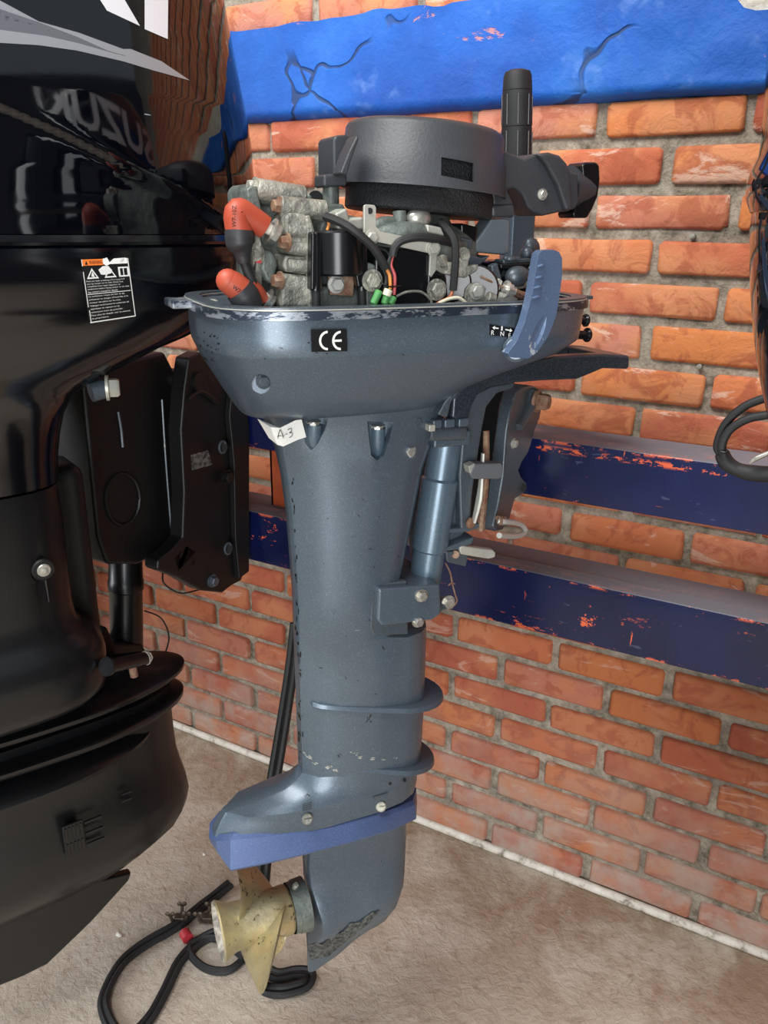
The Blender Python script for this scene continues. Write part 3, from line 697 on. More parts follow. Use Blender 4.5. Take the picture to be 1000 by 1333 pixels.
part(MB().tube([P(580, 733, -.03), P(586, 745, -.032), P(589, 760, -.032), P(593, 775, -.03), P(595, 782, -.03), P(590, 789, -.031), P(580, 791, -.032)], .0011, 6), 'cotter_wire', M_RUST)
part(MB().tube([P(584, 762, -.034), P(588, 759, -.032), P(592, 760, -.030)], .001, 6), 'wire_twist', M_RUST)
# ---- shift lever
lvr = [(661, 460), (673, 444), (683, 420), (690, 394), (694, 374), (698, 348), (701, 331), (706, 326), (720, 325), (728, 328), (732, 336), (732, 360), (727, 396), (724, 412), (714, 438), (700, 458), (688, 467), (664, 465)]
M_LEV = m_paint('worn_lever_paint', '55698a', '64799a', 'b9c3cc', .6, .36)
sl = part(slab(lvr, -.148, -.136), 'shift_lever', M_LEV, .0055, seg=4)
g = []
for i in range(16):
    a = 2*PI*i/16; u = 702 + math.cos(a)*6; v = 434 + math.sin(a)*31; du = (434-v)*.38; g.append((u+du, v))
cut(sl, MB().sph(P(703, 434, -.151), .008, (1, .6, 3.1), 16, Matrix.Rotation(R(22), 3, 'Y')))
for i, v_ in enumerate((347, 362, 375, 388)):
    m = MB().tube([P(700-i*2.4, v_, -.1482), P(706-i*2, v_-1.5, -.1495), P(709-i*1.6, v_-2, -.1478)], [.0012, .0018, .0006], 8); part(m, 'grip_rib', M_LEV, parent=sl)
part(MB().cyl(P(672, 454, -.12), P(672, 454, -.142), .014, ch=.003), 'lever_pivot', M_BLUE)
for u_, v_, r_ in ((763, 417, .008), (765, 436, .009)): part(MB().cyl(P(750, v_, -.02), P(u_, v_, -.02), r_*.6).cyl(P(u_-3, v_, -.02), P(u_+2, v_, -.02), r_, ch=.002), 'pan_knob', M_BLK)
# ---- paper tape round the stern edge
tp = []
Yt = -.0505
a = [P(335, 545, -.030), P(352, 556, -.0485), P(364, 557, Yt-.001), P(384, 547, -.0565), P(392, 546, -.0578)]
b = [P(350, 570, -.028), P(361, 579, -.046), P(368, 581, Yt+.001), P(388, 572, -.0555), P(398, 569, -.0572)]
m = MB(); m.loft([a + [p + Vector((.0004, -.0007, 0)) for p in a[::-1]], b + [p + Vector((.0004, -.0007, 0)) for p in b[::-1]]]); tpo = part(m, 'paper_tape', M_TAPE, ang=25); tag(tpo, 'white tape with A-3 handwritten in black')
M_PEN = m_plain('black_pen', '1c1d22', .6)
def pen(*strokes):
    m = MB()
    for s_ in strokes: m.tube([P(u, v, -.0585) + Vector((0, .0035*max(0, (384-u)/22), 0)) for u, v in s_], .00075, 6, k=4, flat=.4)
    return part(m, 'handwriting', M_PEN, parent=tpo)
pen([(363, 572), (364, 565), (366, 560)], [(366, 560), (368, 565), (370, 571)], [(362, 569), (366, 568), (371, 568)], [(372, 566), (375, 565)], [(375, 560), (379, 558), (380, 561), (377, 564)], [(377, 564), (381, 564), (380, 568), (377, 570)])
# ---- flywheel cover with recoil starter
fc = P(549, 230, 0); cz = lambda v, r: P(549, v, -r).z
F0 = Vector((fc.x, 0, 0))
prof = [(cz(156, .085)+.003, .055), (cz(156, .085)+.002, .080), (cz(157, .085), .0845), (cz(162, .086), .0865), (cz(192, .088), .0885), (cz(198, .091), .0915), (cz(240, .094), .0945), (cz(245, .095), .0955)]
mi = [(z, r-.003) for z, r in prof[::-1]]
def lz(m, pr, n=64, e=1): return m.loft([[(F0.x + r*math.cos(2*PI*i/n), F0.y + r*math.sin(2*PI*i/n), z) for i in range(n)] for z, r in pr])
cover = lz(MB(), prof + mi + []).obj('starter_cover', M_PLAS, eng, ang=30)
w0 = P(595, 224, -.088); cut(cover, MB().prism([P(u, v, -.089) + Vector((0, -.02, 0)) for u, v in ((574, 207), (615, 211), (616, 236), (574, 231))], (0, .055, 0)))
cut(cover, MB().prism([P(446, 227, -.12), P(478, 225, -.12), P(482, 229, -.12), P(484, 252, -.12), P(440, 252, -.12)], (0, .08, 0)))
zb = prof[-1][0]; zl = cz(275, .078)
fw = lz(MB(), [(prof[0][0]-.008, .03), (prof[0][0]-.008, .078), (zb+.004, .080), (zb-.002, .0825), (zl, .0825), (zl-.002, .0805), (zl-.002, .02)]).obj('flywheel', M_CRINK, eng, ang=40)
for o in (cover, fw):
    pv = Vector((F0.x, 0, cz(215, .09))); Rm = Matrix.Rotation(R(4.5), 4, 'Y'); o.data.transform(Matrix.Translation(pv) @ Rm @ Matrix.Translation(-pv))
part(slab([(437, 176), (452, 175), (462, 182), (462, 232), (434, 231), (434, 182)], .0, .05), 'cover_lug', M_PLAS, .003)
part(slab([(421, 227), (452, 225), (453, 242), (421, 244)], -.03, .0), 'foot', M_PLAS, .003)
part(slab([(443, 226), (455, 196), (465, 176), (468, 180), (459, 205), (452, 228)], -.056, -.03), 'brace', M_PLAS, .002)
part(MB().cyl(P(431, 242, -.015), P(431, 268, -.015), .0085), 'pillar', M_GREY)
part(slab([(420, 266), (448, 265), (452, 276), (450, 284), (420, 286)], -.035, .01), 'pillar_base', M_GREY, .003)
sa = [(648, 192), (665, 199), (683, 206), (700, 200), (715, 198), (729, 202), (738, 212), (743, 222), (753, 226), (754, 262), (750, 272), (730, 276), (708, 281), (696, 277), (688, 270), (680, 252), (670, 245), (661, 247), (668, 262), (670, 268), (642, 268), (640, 230)]
part(slab(sa, -.045, .01), 'starter_arm', M_PLAS, .003, seg=3)
part(slab([(700, 200), (716, 198), (730, 203), (742, 222), (746, 272), (738, 276), (726, 240), (712, 214)], -.053, .018), 'arm_end', M_PLAS, .004, seg=3)
part(MB().lathe(P(738, 246, -.018), P(764, 249, -.018), [(0, .026), (.5, .022), (1, .0185)], 24), 'rope_guide', M_PLAS)
part(slab([(758, 216), (762, 211), (777, 211), (781, 215), (782, 234), (779, 256), (772, 272), (765, 284), (748, 284), (746, 279), (749, 270), (757, 262), (760, 240)], -.036, -.004), 'pull_handle', M_BLK, .005, seg=3)
part(MB().hexa(P(706, 253, -.045), (0, -1, 0), .0048, .005), 'bolt', M_STEEL)
part(slab([(640, 267), (671, 266), (672, 283), (641, 284)], -.05, -.014), 'foot', M_PLAS, .004, seg=3)
part(slab([(656, 284), (664, 286), (663, 329), (658, 332), (616, 328), (614, 322), (630, 300), (640, 285)], -.048, -.02), 'stay', m_paint('grey_blue_bracket', '6d7a80', '7d8a90', amt=.75), .003, seg=3)
# ---- folded tiller on the far side
T = .155
ta, tb = P(674, 94, T), P(671, 262, T)
tl = part(MB().lathe(ta + Vector((0, 0, .003)), tb, [(0, .010), (.015, .0165), (.05, .0185), (.15, .0195), (.153, .0188), (.157, .0195), (.42, .0203), (.423, .0195), (.428, .0203), (.8, .0212), (1, .0212)], 32), 'tiller_grip', M_RUB)
m = MB()
for k in range(8):
    a = 2*PI*k/8 + .3; m.tube([ta*(1-t) + tb*t + Vector((math.cos(a)*.0200, math.sin(a)*.0200, 0)) for t in (.17, .4)], .0008, 6, sm=False); m.tube([ta*(1-t) + tb*t + Vector((math.cos(a)*.0208, math.sin(a)*.0208, 0)) for t in (.45, .78)], .0008, 6, sm=False)
part(m, 'grip_seams', M_BLK, parent=tl)
tq = P(676, 262, T); part(MB().loft([[Vector((tq.x+dx, T+dy, z)) for dx, dy in ((-.019, -.016), (.019, -.016), (.021, .0), (.019, .016), (-.019, .016), (-.021, 0))] for z in (tq.z+.02, ZR+.03, ZR-.09)]), 'tiller_arm', M_BLUE, .004)
part(MB().box((tq.x+.01, .10, ZR-.10), (.05, .14, .03)), 'tiller_bracket', M_DK, .004)
# ---- power head, stern side: head, crankcase halves, bosses
def horiz(u0, v0, u1, v1, Y, r, mat, name, r1=None, **k):
    a, b = P(u0, v0, Y), P(u1, v1, Y); return part(MB().cyl(a, b, r, r1, 18, .0015), name, mat, **k)
part(slab([(322, 244), (330, 238), (345, 238), (395, 252), (410, 262), (410, 402), (334, 402), (334, 300), (324, 284)], -.02, .07), 'cylinder_head', M_GREY, .006, seg=3)
part(slab([(321, 246), (328, 241), (334, 243), (346, 290), (342, 296), (330, 285), (322, 262)], -.045, -.018), 'head_cover', M_GREY, .004)
horiz(333, 246, 396, 256, -.035, .0105, M_ALU, 'stud_boss'); horiz(336, 254, 398, 264, -.03, .0085, M_GREY, 'stud_boss')
horiz(364, 269, 424, 275, -.05, .0105, M_ALU, 'stud_boss'); horiz(367, 275, 398, 282, -.045, .014, M_GREY, 'stud_boss')
def nut(u, v, Y, mat=None): return part(MB().hexa(P(u, v, Y), (-1, -.15, 0), .0068, .009), 'nut', mat or M_RUST)
nut(334, 243, -.035, M_ALU); nut(366, 268, -.05); nut(375, 315, -.066); nut(366, 365, -.066); nut(340, 332, -.05, M_ALU); nut(327, 338, -.045, M_ALU)
cc = MB()
for pts, y0, y1 in (([(371, 281), (379, 276), (400, 279), (406, 300), (407, 328), (400, 334), (380, 332), (374, 318), (372, 300)], -.066, -.01), ([(372, 332), (398, 334), (398, 350), (404, 356), (396, 358), (372, 354), (368, 345)], -.062, -.01), ([(368, 356), (400, 358), (412, 372), (414, 402), (364, 402), (366, 378)], -.068, -.01)):
    part(slab(pts, y0, y1), 'crankcase', M_ALU, .005, seg=3)
part(slab([(398, 281), (404, 280), (410, 300), (411, 402), (402, 402), (400, 300)], -.071, -.02), 'joint_flange', M_ALU, .0015)
for v_ in (300, 322, 345): horiz(374, v_, 405, v_+2, -.064, .0065, M_ALU, 'stud_boss')
part(slab([(332, 300), (338, 302), (344, 330), (340, 402), (332, 402), (333, 340)], -.052, -.02), 'head_plate', M_ALU, .002)
part(slab([(340, 322), (358, 328), (362, 345), (356, 372), (346, 366), (340, 350)], -.056, -.02), 'head_cover', M_GREY, .004, seg=3)
rs = slab([(333, 325), (342, 327), (341, 343), (333, 342)], -.0535, -.054); rs = part(rs, 'sticker', M_INK); part(slab([(333, 335), (341, 335), (341, 343), (333, 342)], -.0541, -.0544), 'red_patch', m_plain('red_print', 'c2343a', .5), parent=rs)
part(slab([(400, 252), (425, 248), (436, 262), (440, 290), (405, 292)], .03, .05), 'lifting_eye', M_GREY, .003)
part(MB().cyl(P(411, 258, .0285), P(411, 258, .03), .008), 'hole', M_SHUT)
part(slab([(420, 275), (470, 282), (480, 300), (480, 402), (412, 402), (406, 330)], -.04, .06), 'crankcase', M_GREY, .006)
horiz(345, 304, 372, 310, -.05, .011, M_GREY, 'plug_boss')
# spark plugs, elbow caps, leads
def plug(cap, elbow, end, boot, lead, Y, hexat):
    a, b = P(*end, Y), P(*hexat, Y)
    part(MB().cyl(a, b, .0055), 'spark_plug', M_WHT); part(MB().hexa(b, (b-a), .0092, .010), 'plug_hex', M_STEEL)
    c = part(MB().tube([P(*p, Y) for p in cap], [.0135, .0130, .0125, .0112], 16), 'plug_cap', M_ORNG)
    return c
def boot(pts, Y):
    part(MB().tube([P(*p, Y) for p in pts], [.0138, .0146, .0140, .0100, .0078, .0066], 16, k=5, sm=True), 'boot', M_BOOT)
Yp = -.062
plug([(312, 303), (309, 282), (314, 276), (345, 296)], None, (342, 293), None, None, Yp, (352, 299))
part(MB().tube([P(312, 300, Yp), P(309, 284, Yp), P(311, 276, Yp)], [.0125, .0132, .0125], 18).sph(P(311, 277, Yp), .0125), 'plug_cap', M_ORNG)
boot([(312, 299), (312, 308), (313, 318), (315, 326), (316, 333), (318, 342)], Yp)
part(MB().tube([P(317, 338, Yp), P(324, 358, Yp), P(333, 378, Yp), P(343, 400, Yp+.01)], .0048, 10), 'plug_lead', M_RUB)
tx = part(MB().tube([P(297, 366, -.07), P(306, 372, -.07), P(318, 382, -.07)], [.0118, .0128, .0128], 18).sph(P(297, 366, -.07), .0118), 'plug_cap', M_ORNG)
part(MB().tube([P(311, 377, -.07), P(319, 387, -.07), P(326, 402, -.07)], [.0142, .0148, .0135], 18), 'boot', M_BOOT)
part(MB().tube([P(322, 372, -.06), P(333, 382, -.058), P(339, 392, -.056)], [.010, .0098, .0092], 14), 'plug_cap', M_ORNG)
horiz(341, 384, 352, 398, -.055, .006, M_WHT, 'spark_plug'); part(MB().hexa(P(346, 388, -.055), (1, 0, -.8), .0085, .009), 'plug_hex', M_STEEL)
def sideword(s, u, v, Y, size, rot): return text(s, size, M_PEN, tx, P(u, v, Y), rot, depth=.0001)
sideword('W7-10Z', 307, 296, Yp-.0136, .0055, (PI/2, R(-86), 0)); sideword('W7-10Z', 302, 375, -.0836, .0055, (PI/2, R(38), 0))
# ---- ignition coil
Yc = -.095
part(MB().cyl(P(440, 300, Yc+.022), P(441, 358, Yc+.022), .0255, n=32, ch=.002), 'ignition_coil', M_BLK)
for u_ in (411, 471):
    part(MB().cyl(P(u_, 303, Yc+.014), P(u_, 378, Yc+.014), .0062), 'coil_post', M_BLK); part(MB().cyl(P(u_, 376, Yc+.014), P(u_+1, 402, Yc+.014), .0045), 'coil_lead', M_RUB)
part(slab([(406, 302), (418, 302), (420, 355), (412, 378), (405, 378)], Yc+.008, Yc+.022), 'coil_wing', M_BLK, .002); part(slab([(464, 302), (476, 306), (476, 376), (466, 374), (463, 355)], Yc+.008, Yc+.022), 'coil_wing', M_BLK, .002)
part(slab([(428, 358), (462, 360), (460, 386), (430, 384)], Yc+.018, Yc+.022), 'coil_bracket', M_RUST, .001)
bolt(437, 370, Yc+.018, .0068, .009, M_WHT2)
part(slab([(415, 372), (478, 372), (478, 402), (415, 402)], -.06, -.02), 'coil_base', M_GREY, .004)
# ---- middle: block under the flywheel, plate, control box
def lump(u, v, Y, r, s, mat, name): return part(MB().sph(P(u, v, Y), r, s, 18), name, mat)
part(MB().lathe((F0.x, F0.y, zl-.002), (F0.x, F0.y, ZR+.01), [(0, .03), (.12, .035), (.2, .055), (.35, .066), (1, .068)], 32), 'crankcase', M_GREY)
lump(526, 304, -.07, .022, (1.6, .6, .55), M_GREY, 'casting_lump'); lump(545, 284, -.062, .012, (1.2, .8, .9), M_STEEL, 'chrome_cap'); lump(505, 300, -.06, .018, (1.2, .5, .8), M_GREY, 'casting_lump')
part(MB().cyl(P(520, 275, -.06), P(521, 298, -.062), .007), 'pillar', M_GREY)
zp_ = [(474, 268), (477, 266), (488, 267), (490, 270), (490, 295), (496, 301), (540, 311), (570, 317), (573, 322), (571, 329), (569, 334), (568, 352), (562, 361), (559, 359), (560, 330), (500, 317), (486, 314), (474, 303)]
zo = part(slab(zp_, -.088, -.0845), 'mounting_plate', M_ZINC, .0008); part(MB().cyl(P(481.5, 274.5, -.0886), P(481.5, 274.5, -.0882), .003), 'hole', M_SHUT, parent=zo)
bolt(564, 323, -.088, .006, .006, M_ZINC); bolt(484, 309, -.088, .0055, .005, M_ZINC)
part(slab([(492, 320), (561, 328), (560, 402), (487, 402), (488, 340)], -.084, -.045), 'control_box', M_BLK, .004, seg=3)
bolt(484, 365, -.086, .0085, .008, M_ALU); bolt(568, 377, -.09, .0085, .008, M_ALU)
part(slab([(476, 340), (490, 345), (492, 402), (476, 402)], -.084, -.05), 'side_casting', M_GREY, .003)
part(slab([(556, 352), (582, 356), (586, 402), (556, 402)], -.085, -.05), 'side_casting', M_BLK, .004)
part(slab([(436, 278), (452, 270), (456, 284), (474, 282), (476, 300), (440, 300)], -.06, -.03), 'casting', M_ZINC, .003)
part(slab([(566, 338), (572, 332), (578, 340), (594, 342), (594, 326), (606, 322), (612, 330), (610, 346), (624, 344), (622, 352), (606, 362), (575, 356), (566, 350)], -.085, -.075), 'linkage_plate', M_ALU, .0015)
bolt(603, 332, -.085, .006, .006, M_ALU); part(MB().cyl(P(577, 336, -.075), P(577, 350, -.085), .005), 'linkage_pin', M_ALU)
part(slab([(556, 292), (575, 296), (580, 308), (556, 303)], -.08, -.05), 'terminal', M_ZINC, .002)
# throttle cam and lever
part(MB().cyl(P(618, 377, -.070), P(618, 377, -.082), .0265, n=32, ch=.002), 'throttle_cam', M_BLK)
part(MB().cyl(P(590, 368, -.060), P(590, 368, -.075), .020, n=28, ch=.002), 'throttle_cam', M_BLK)
part(slab([(607, 376), (613, 369), (624, 368), (634, 375), (644, 380), (648, 386), (645, 402), (610, 402), (605, 388)], -.088, -.084), 'throttle_lever', M_ALU, .001)
bolt(620, 379, -.088, .0068, .006, M_ZINC); horiz(634, 386, 644, 390, -.092, .006, M_ALU, 'lever_stop')
part(slab([(642, 372), (650, 362), (655, 366), (650, 380), (660, 378), (676, 382), (672, 402), (650, 402), (644, 388)], -.087, -.084), 'cable_bracket', M_ZINC, .0008)
part(MB().hexa(P(658, 376, -.09), (.9, 0, -.2), .007, .009), 'cable_nut', M_STEEL); part(MB().cyl(P(655, 375, -.09), P(670, 380, -.09), .0045), 'cable_end', M_STEEL)
part(MB().tube([P(626, 360, -.09), P(640, 367, -.09), P(656, 374, -.09)], .0013, 6), 'throttle_cable', M_RUST)
part(MB().tube([P(668, 379, -.09), P(678, 384, -.088), P(700, 390, -.085)], .0045, 8), 'cable_sleeve', M_RUST)
part(MB().tube([P(664, 376, -.08), P(700, 370, -.08)], .0018, 6, sm=False), 'control_rod', M_ALU)
# intake side (bow): carburettor, linkages, springs
part(slab([(640, 340), (702, 342), (706, 402), (640, 402)], -.05, .06), 'carburettor', M_BLK, .006, seg=3)
for a_ in (([(652, 344), (700, 342), (702, 350), (652, 350)], -.075, -.06, M_BLK), ([(655, 338), (692, 336), (693, 342), (656, 344)], -.07, -.05, M_DK), ([(640, 346), (648, 342), (656, 372), (648, 378), (642, 366)], -.08, -.07, M_DK), ([(670, 352), (690, 350), (704, 360), (698, 372), (678, 370), (666, 362)], -.075, -.05, M_DK)):
    part(slab(a_[0], a_[1], a_[2]), 'linkage', a_[3], .0015)
lump(690, 321, -.05, .009, (1, .8, 1.2), M_DK, 'choke_knob'); lump(686, 330, -.054, .0075, (1, 1, 1.1), M_DK, 'choke_knob')
part(MB().tube([P(693, 316, -.045), P(697, 324, -.045), P(694, 345, -.045)], [.006, .0055, .003], 10), 'choke_arm', M_DK)
sp = []
for i in range(61):
    t = i/60; a = t*2*PI*6; c = P(690, 336 + 14*t, -.058); sp.append(c + Vector((math.cos(a)*.004, math.sin(a)*.004, 0)))
part(MB().tube(sp, .0009, 5, sm=False), 'spring', M_DK)
lump(674, 360, -.078, .013, (1.2, .8, .9), M_DK, 'carburettor_bowl'); horiz(676, 362, 690, 370, -.08, .006, M_ALU, 'fuel_fitting'); lump(690, 352, -.07, .008, (1, 1, 1), M_BLK, 'linkage_ball'); horiz(656, 336, 676, 338, -.07, .003, M_DK, 'link_rod'); lump(665, 337, -.07, .006, (1.2, .8, .6), M_DK, 'rod_joint')
part(slab([(600, 290), (624, 296), (620, 320), (600, 318)], -.05, -.02), 'terminal_block', M_BLK, .003)
part(slab([(600, 308), (618, 312), (612, 330), (628, 336), (640, 332), (622, 350), (600, 345)], -.06, -.03), 'manifold', M_DK, .004)
# hoses and wires
def hose(pts, r, mat, name, Y=-.1): return part(MB().tube([P(u, v, Y if len(q) == 0 else q[0]) for u, v, *q in pts], r, 8), name, mat)
hose([(424, 282, -.07), (440, 288, -.085), (458, 298, -.1), (482, 318, -.102), (495, 336, -.1), (502, 349, -.097)], .0044, M_RUB, 'hose')
hose([(511, 334, -.092), (514, 322, -.092), (524, 313, -.094), (545, 309, -.096), (570, 312, -.09), (588, 316, -.07)], .0042, M_RUB, 'hose')
hose([(573, 288, -.07), (584, 300, -.085), (592, 315, -.094), (593, 340, -.096), (590, 378, -.094)], .0040, M_RUB, 'hose')
hose([(501, 348, -.097), (507, 358, -.097), (508, 375, -.1), (506, 384, -.102)], .0018, W_ORG, 'wire'); hose([(499, 348, -.097), (503, 362, -.095), (501, 378, -.1)], .0018, M_RUB, 'wire')
hose([(512, 331, -.092), (509, 345, -.093), (514, 360, -.094), (513, 384, -.096)], .0018, W_RED, 'wire'); hose([(510, 332, -.092), (506, 345, -.093), (511, 362, -.092)], .0022, M_RUB, 'wire')
hose([(590, 376, -.094), (586, 386, -.096), (575, 392, -.098), (568, 396, -.098)], .0016, W_BRN, 'wire'); hose([(571, 395, -.1), (585, 389, -.1), (598, 388, -.1), (608, 396, -.1)], .0018, W_WHT, 'wire'); hose([(516, 386, -.098), (530, 380, -.1), (548, 380, -.1), (560, 389, -.1), (562, 396, -.1)], .0013, M_ALU, 'wire')
hose([(426, 283, -.07), (428, 292, -.07), (426, 300, -.072)], .0015, W_ORG, 'wire'); hose([(495, 324, -.09), (504, 328, -.088), (509, 340, -.087)], .001, M_RUB, 'wire')
for a_, b_, mt in (((486, 396), (494, 378), W_GRN), ((500, 396), (506, 376), W_GRN), ((508, 396), (513, 386), W_GRN)): part(MB().cyl(P(*a_, -.102), P(*b_, -.102), .0038, ch=.001), 'wire_connector', mt)
part(MB().cyl(P(503, 385, -.1035), P(506, 377, -.1035), .0044), 'connector_band', W_WHT)
part(MB().tube([P(496, 368, -.1), P(506, 373, -.104), P(522, 372, -.1)], .0009, 5), 'cable_tie', M_BLK)

# ---- scrapes and chips in the paint (flat marks lying on the castings)
from mathutils.bvhtree import BVHTree
def decal(pts, target, F, name, mat, parent, lift=.0006, cuts=5, into=None):
    bm = bmesh.new(); f = bm.faces.new([bm.verts.new((u, v, 0)) for u, v in pts]); bmesh.ops.triangulate(bm, faces=[f])
    for _ in range(cuts):
        es = [e for e in bm.edges if e.calc_length() > 9]
        if not es: break
        bmesh.ops.subdivide_edges(bm, edges=es, cuts=1); bmesh.ops.triangulate(bm, faces=[f for f in bm.faces if len(f.verts) > 3])
    bv = BV(target)
    for v in bm.verts:
        d = F.d(v.co.x, v.co.y).normalized(); h = bv.ray_cast(F.c, d)
        v.co = (h[0] + (h[1] if h[1].dot(d) < 0 else -h[1])*lift) if h[0] else F.P(v.co.x, v.co.y, -.2)
    if into is not None:
        me = bpy.data.meshes.new('x'); bm.to_mesh(me); into.b.from_mesh(me); bpy.data.meshes.remove(me); bm.free(); return
    m = MB(); m.b.free(); m.b = bm
    return m.obj(name, mat, parent, ang=60)
BVC = {}
def BV(t):
    if t.name not in BVC: BVC[t.name] = BVHTree.FromPolygons([v.co.copy() for v in t.data.vertices], [tuple(p.vertices) for p in t.data.polygons])
    return BVC[t.name]
def blob(u, v, w, h, rot=0, n=9):
    out = []
    for i in range(n):
        a = 2*PI*i/n; k = random.uniform(.45, 1.1); x, y = math.cos(a)*w*k, math.sin(a)*h*k
        out.append((u + x*math.cos(rot) - y*math.sin(rot), v + x*math.sin(rot) + y*math.cos(rot)))
    return out
random.seed(11)
m = MB()
for i in range(46):
    t = random.random(); v = 600 + 395*t; u = 381 + 9.5*min(1, t*1.4) + random.gauss(0, 1.3)
    if 760 < v < 780: continue
    decal(blob(u, v, random.uniform(.6, 1.5), random.uniform(1.2, 5)), leg, A, '', None, None, .0003, 1, m)
for i in range(16): decal(blob(random.uniform(400, 520), random.uniform(610, 960), random.uniform(1.2, 4), .7, random.uniform(-.2, 1.2)), leg, A, '', None, None, .0003, 1, m)
o = part(m, 'paint_chips', M_LBL, parent=leg); o['kind'] = 'stuff'
m = MB()
for i in range(22): decal(blob(random.uniform(258, 290), random.uniform(432, 470), random.uniform(.7, 2), random.uniform(.6, 1.6)), pan, A, '', None, None, .0003, 1, m)
for u_, v_, w_ in ((366, 453, 4), (412, 459, 3), (425, 460, 2), (525, 462, 1.5), (345, 467, 1.5)): decal(blob(u_, v_, w_, 1, .3), pan, A, '', None, None, .0003, 1, m)
o = part(m, 'paint_chips', M_LBL, parent=pan); o['kind'] = 'stuff'
m = MB()
for u_, v_, w_, h_, r_ in ((395, 981, 6, 3, .9), (402, 986, 9, 3, .7), (412, 992, 7, 3, .5), (428, 999, 8, 4, .1), (436, 1003, 4, 4, 0), (463, 982, 4, 2, 0), (470, 986, 7, 2, .1), (486, 988, 9, 1.6, .1), (500, 989, 5, 1.2, .1), (459, 978, 3, 2, 0), (516, 986, 1.5, 1.5, 0)):
    for k in range(3): decal(blob(u_ + random.uniform(-3, 3), v_ + random.uniform(-2, 2), w_*.5, h_*.5, r_), leg, A, '', None, None, .0004, 1, m)
o = part(m, 'paint_scrape', m_plain('bare_alloy_scrape', '7f8788', .6, .2, b=.002, bs=300, bst=.8, col2='b0b0a8', vs=200), parent=leg); o['kind'] = 'stuff'

decal([(402, 1230), (403, 1249), (428, 1244), (440, 1233), (462, 1216), (484, 1198), (496, 1184), (484, 1187), (466, 1200), (456, 1201), (446, 1212), (432, 1218), (420, 1228), (412, 1227)], gc, A, 'corroded_edge', m_plain('corroded_alloy', '34393b', .85, .2, b=.008, bs=160, bst=1, col2='74756f', vs=160), gc, .0012, 3)
# ================================================================ big black outboard at the left
def m_gloss(name, scr=True, rough=.07):
    n = NT(name, rough, 0, '04050a', coat=0, spec=.9); co = n.co
    if scr:
        s1 = n.step(n.noise(30, 3, .6, n.mapping(co, (.35, 1, 4), rot=(0, .9, 0))), .735, .745)
        s2 = n.step(n.noise(90, 4, .7), .755, .765)
        w = n.math('MULTIPLY', n.math('MAXIMUM', s1, s2), n.step(n.noise(4, 2, .5), .48, .6))
        n.set('Base Color', n.mix(w, '04050a', '9aa0a6'))
        n.set('Roughness', n.mix(n.step(n.noise(6, 5, .65), .35, .8), (.02, .02, .02, 1), (.09, .09, .09, 1)))
    h = n.math('ADD', n.noise(2.2, 2, .5), n.math('MULTIPLY', n.noise(14, 3, .5), .02))
    return n.bump(h, .03, .02).m
G_HOOD = m_gloss('gloss_black_hood'); G_PAN = m_gloss('gloss_black_pan', False, .12)
S_BLK = m_plain('satin_black_paint', '08090b', .34, 0, .1, b=.001, bs=200, bst=.1, col2='0c0d0f', vs=6)
S_BLK2 = m_plain('dark_bracket_paint', '08090a', .5, 0, 0, b=.002, bs=150, bst=.2)
M_SILV = NT('silver_decal', .35, .35, '9fa3a8').m; M_SILV2 = NT('dark_silver_decal', .38, .3, '6c7076').m; M_WDEC = NT('white_decal', .3, 0, 'dfe0e4', coat=.5).m
B = Frame(-.97, .64, 66)
big = thing('outboard_motor', 'large glossy black outboard motor at the left, silver stripes on its hood', 'outboard motor', B.o, B.a)
def bpart(m, name, mat, bev=0.0, parent=None, **k): return m.obj(name, mat, parent or big, bev=bev, **k)
def bfit(z, ul, ur, hw, x0, x1, e=4, n=96): return fit(B, lambda a, b: superring(a, b, hw, z, n, e), ul, ur, x0, x1)
def interp(tab, v):
    for (a, fa), (b, fb) in zip(tab, tab[1:]):
        if a <= v <= b or (v < a): t = (v-a)/(b-a); return fa + (fb-fa)*t
    return tab[-1][1]
zs = B.P(170, 314, -.2).z                      # height of the seam between hood and cowl
sil = [(305, 331), (280, 333), (230, 331), (180, 327), (140, 321), (100, 313), (50, 304), (0, 295), (-50, 285), (-110, 270), (-170, 250), (-220, 215), (-245, 170), (-255, 90)]
hwt = [(305, .205), (230, .206), (140, .200), (0, .186), (-110, .168), (-170, .150), (-220, .12), (-245, .085), (-255, .04)]
rows = []
vs = [305, 300] + [296-4*k for k in range(0, 132)] + [-236, -243, -249, -253, -255]
hws = lambda v: (lambda t: t)(next((fa + (fb-fa)*((a-v)/(a-b)) for (a, fa), (b, fb) in zip(hwt, hwt[1:]) if b <= v <= a), hwt[-1][1]))
us_ = lambda v: next((fa + (fb-fa)*((a-v)/(a-b)) for (a, fa), (b, fb) in zip(sil, sil[1:]) if b <= v <= a), sil[-1][1])
for i, v in enumerate(vs):
    z = B.P(330, v, -.18).z; back = -.40 + max(0, (60-v))*.00035 + max(0, -200-v)*.003
    rows.append(bfit(z, None, us_(v), hws(v), back, .3, 3.6, 480))
x1seam = max(p[0] for p in rows[0])
cre = [(x, z) for x, z in [(lambda q: (q.x, q.z))(B.P(u, v, -.205)) for u, v in ((-120, 88), (0, 124), (80, 160), (150, 196), (200, 226), (262, 260), (300, 278))]]
def crease(x):
    if x < cre[0][0]: return cre[0][1] + (cre[0][0]-x)*.25
    for (a, za), (b, zb_) in zip(cre, cre[1:]):
        if x <= b: return za + (zb_-za)*(x-a)/(b-a)
    return cre[-1][1] - (x-cre[-1][0])*.3
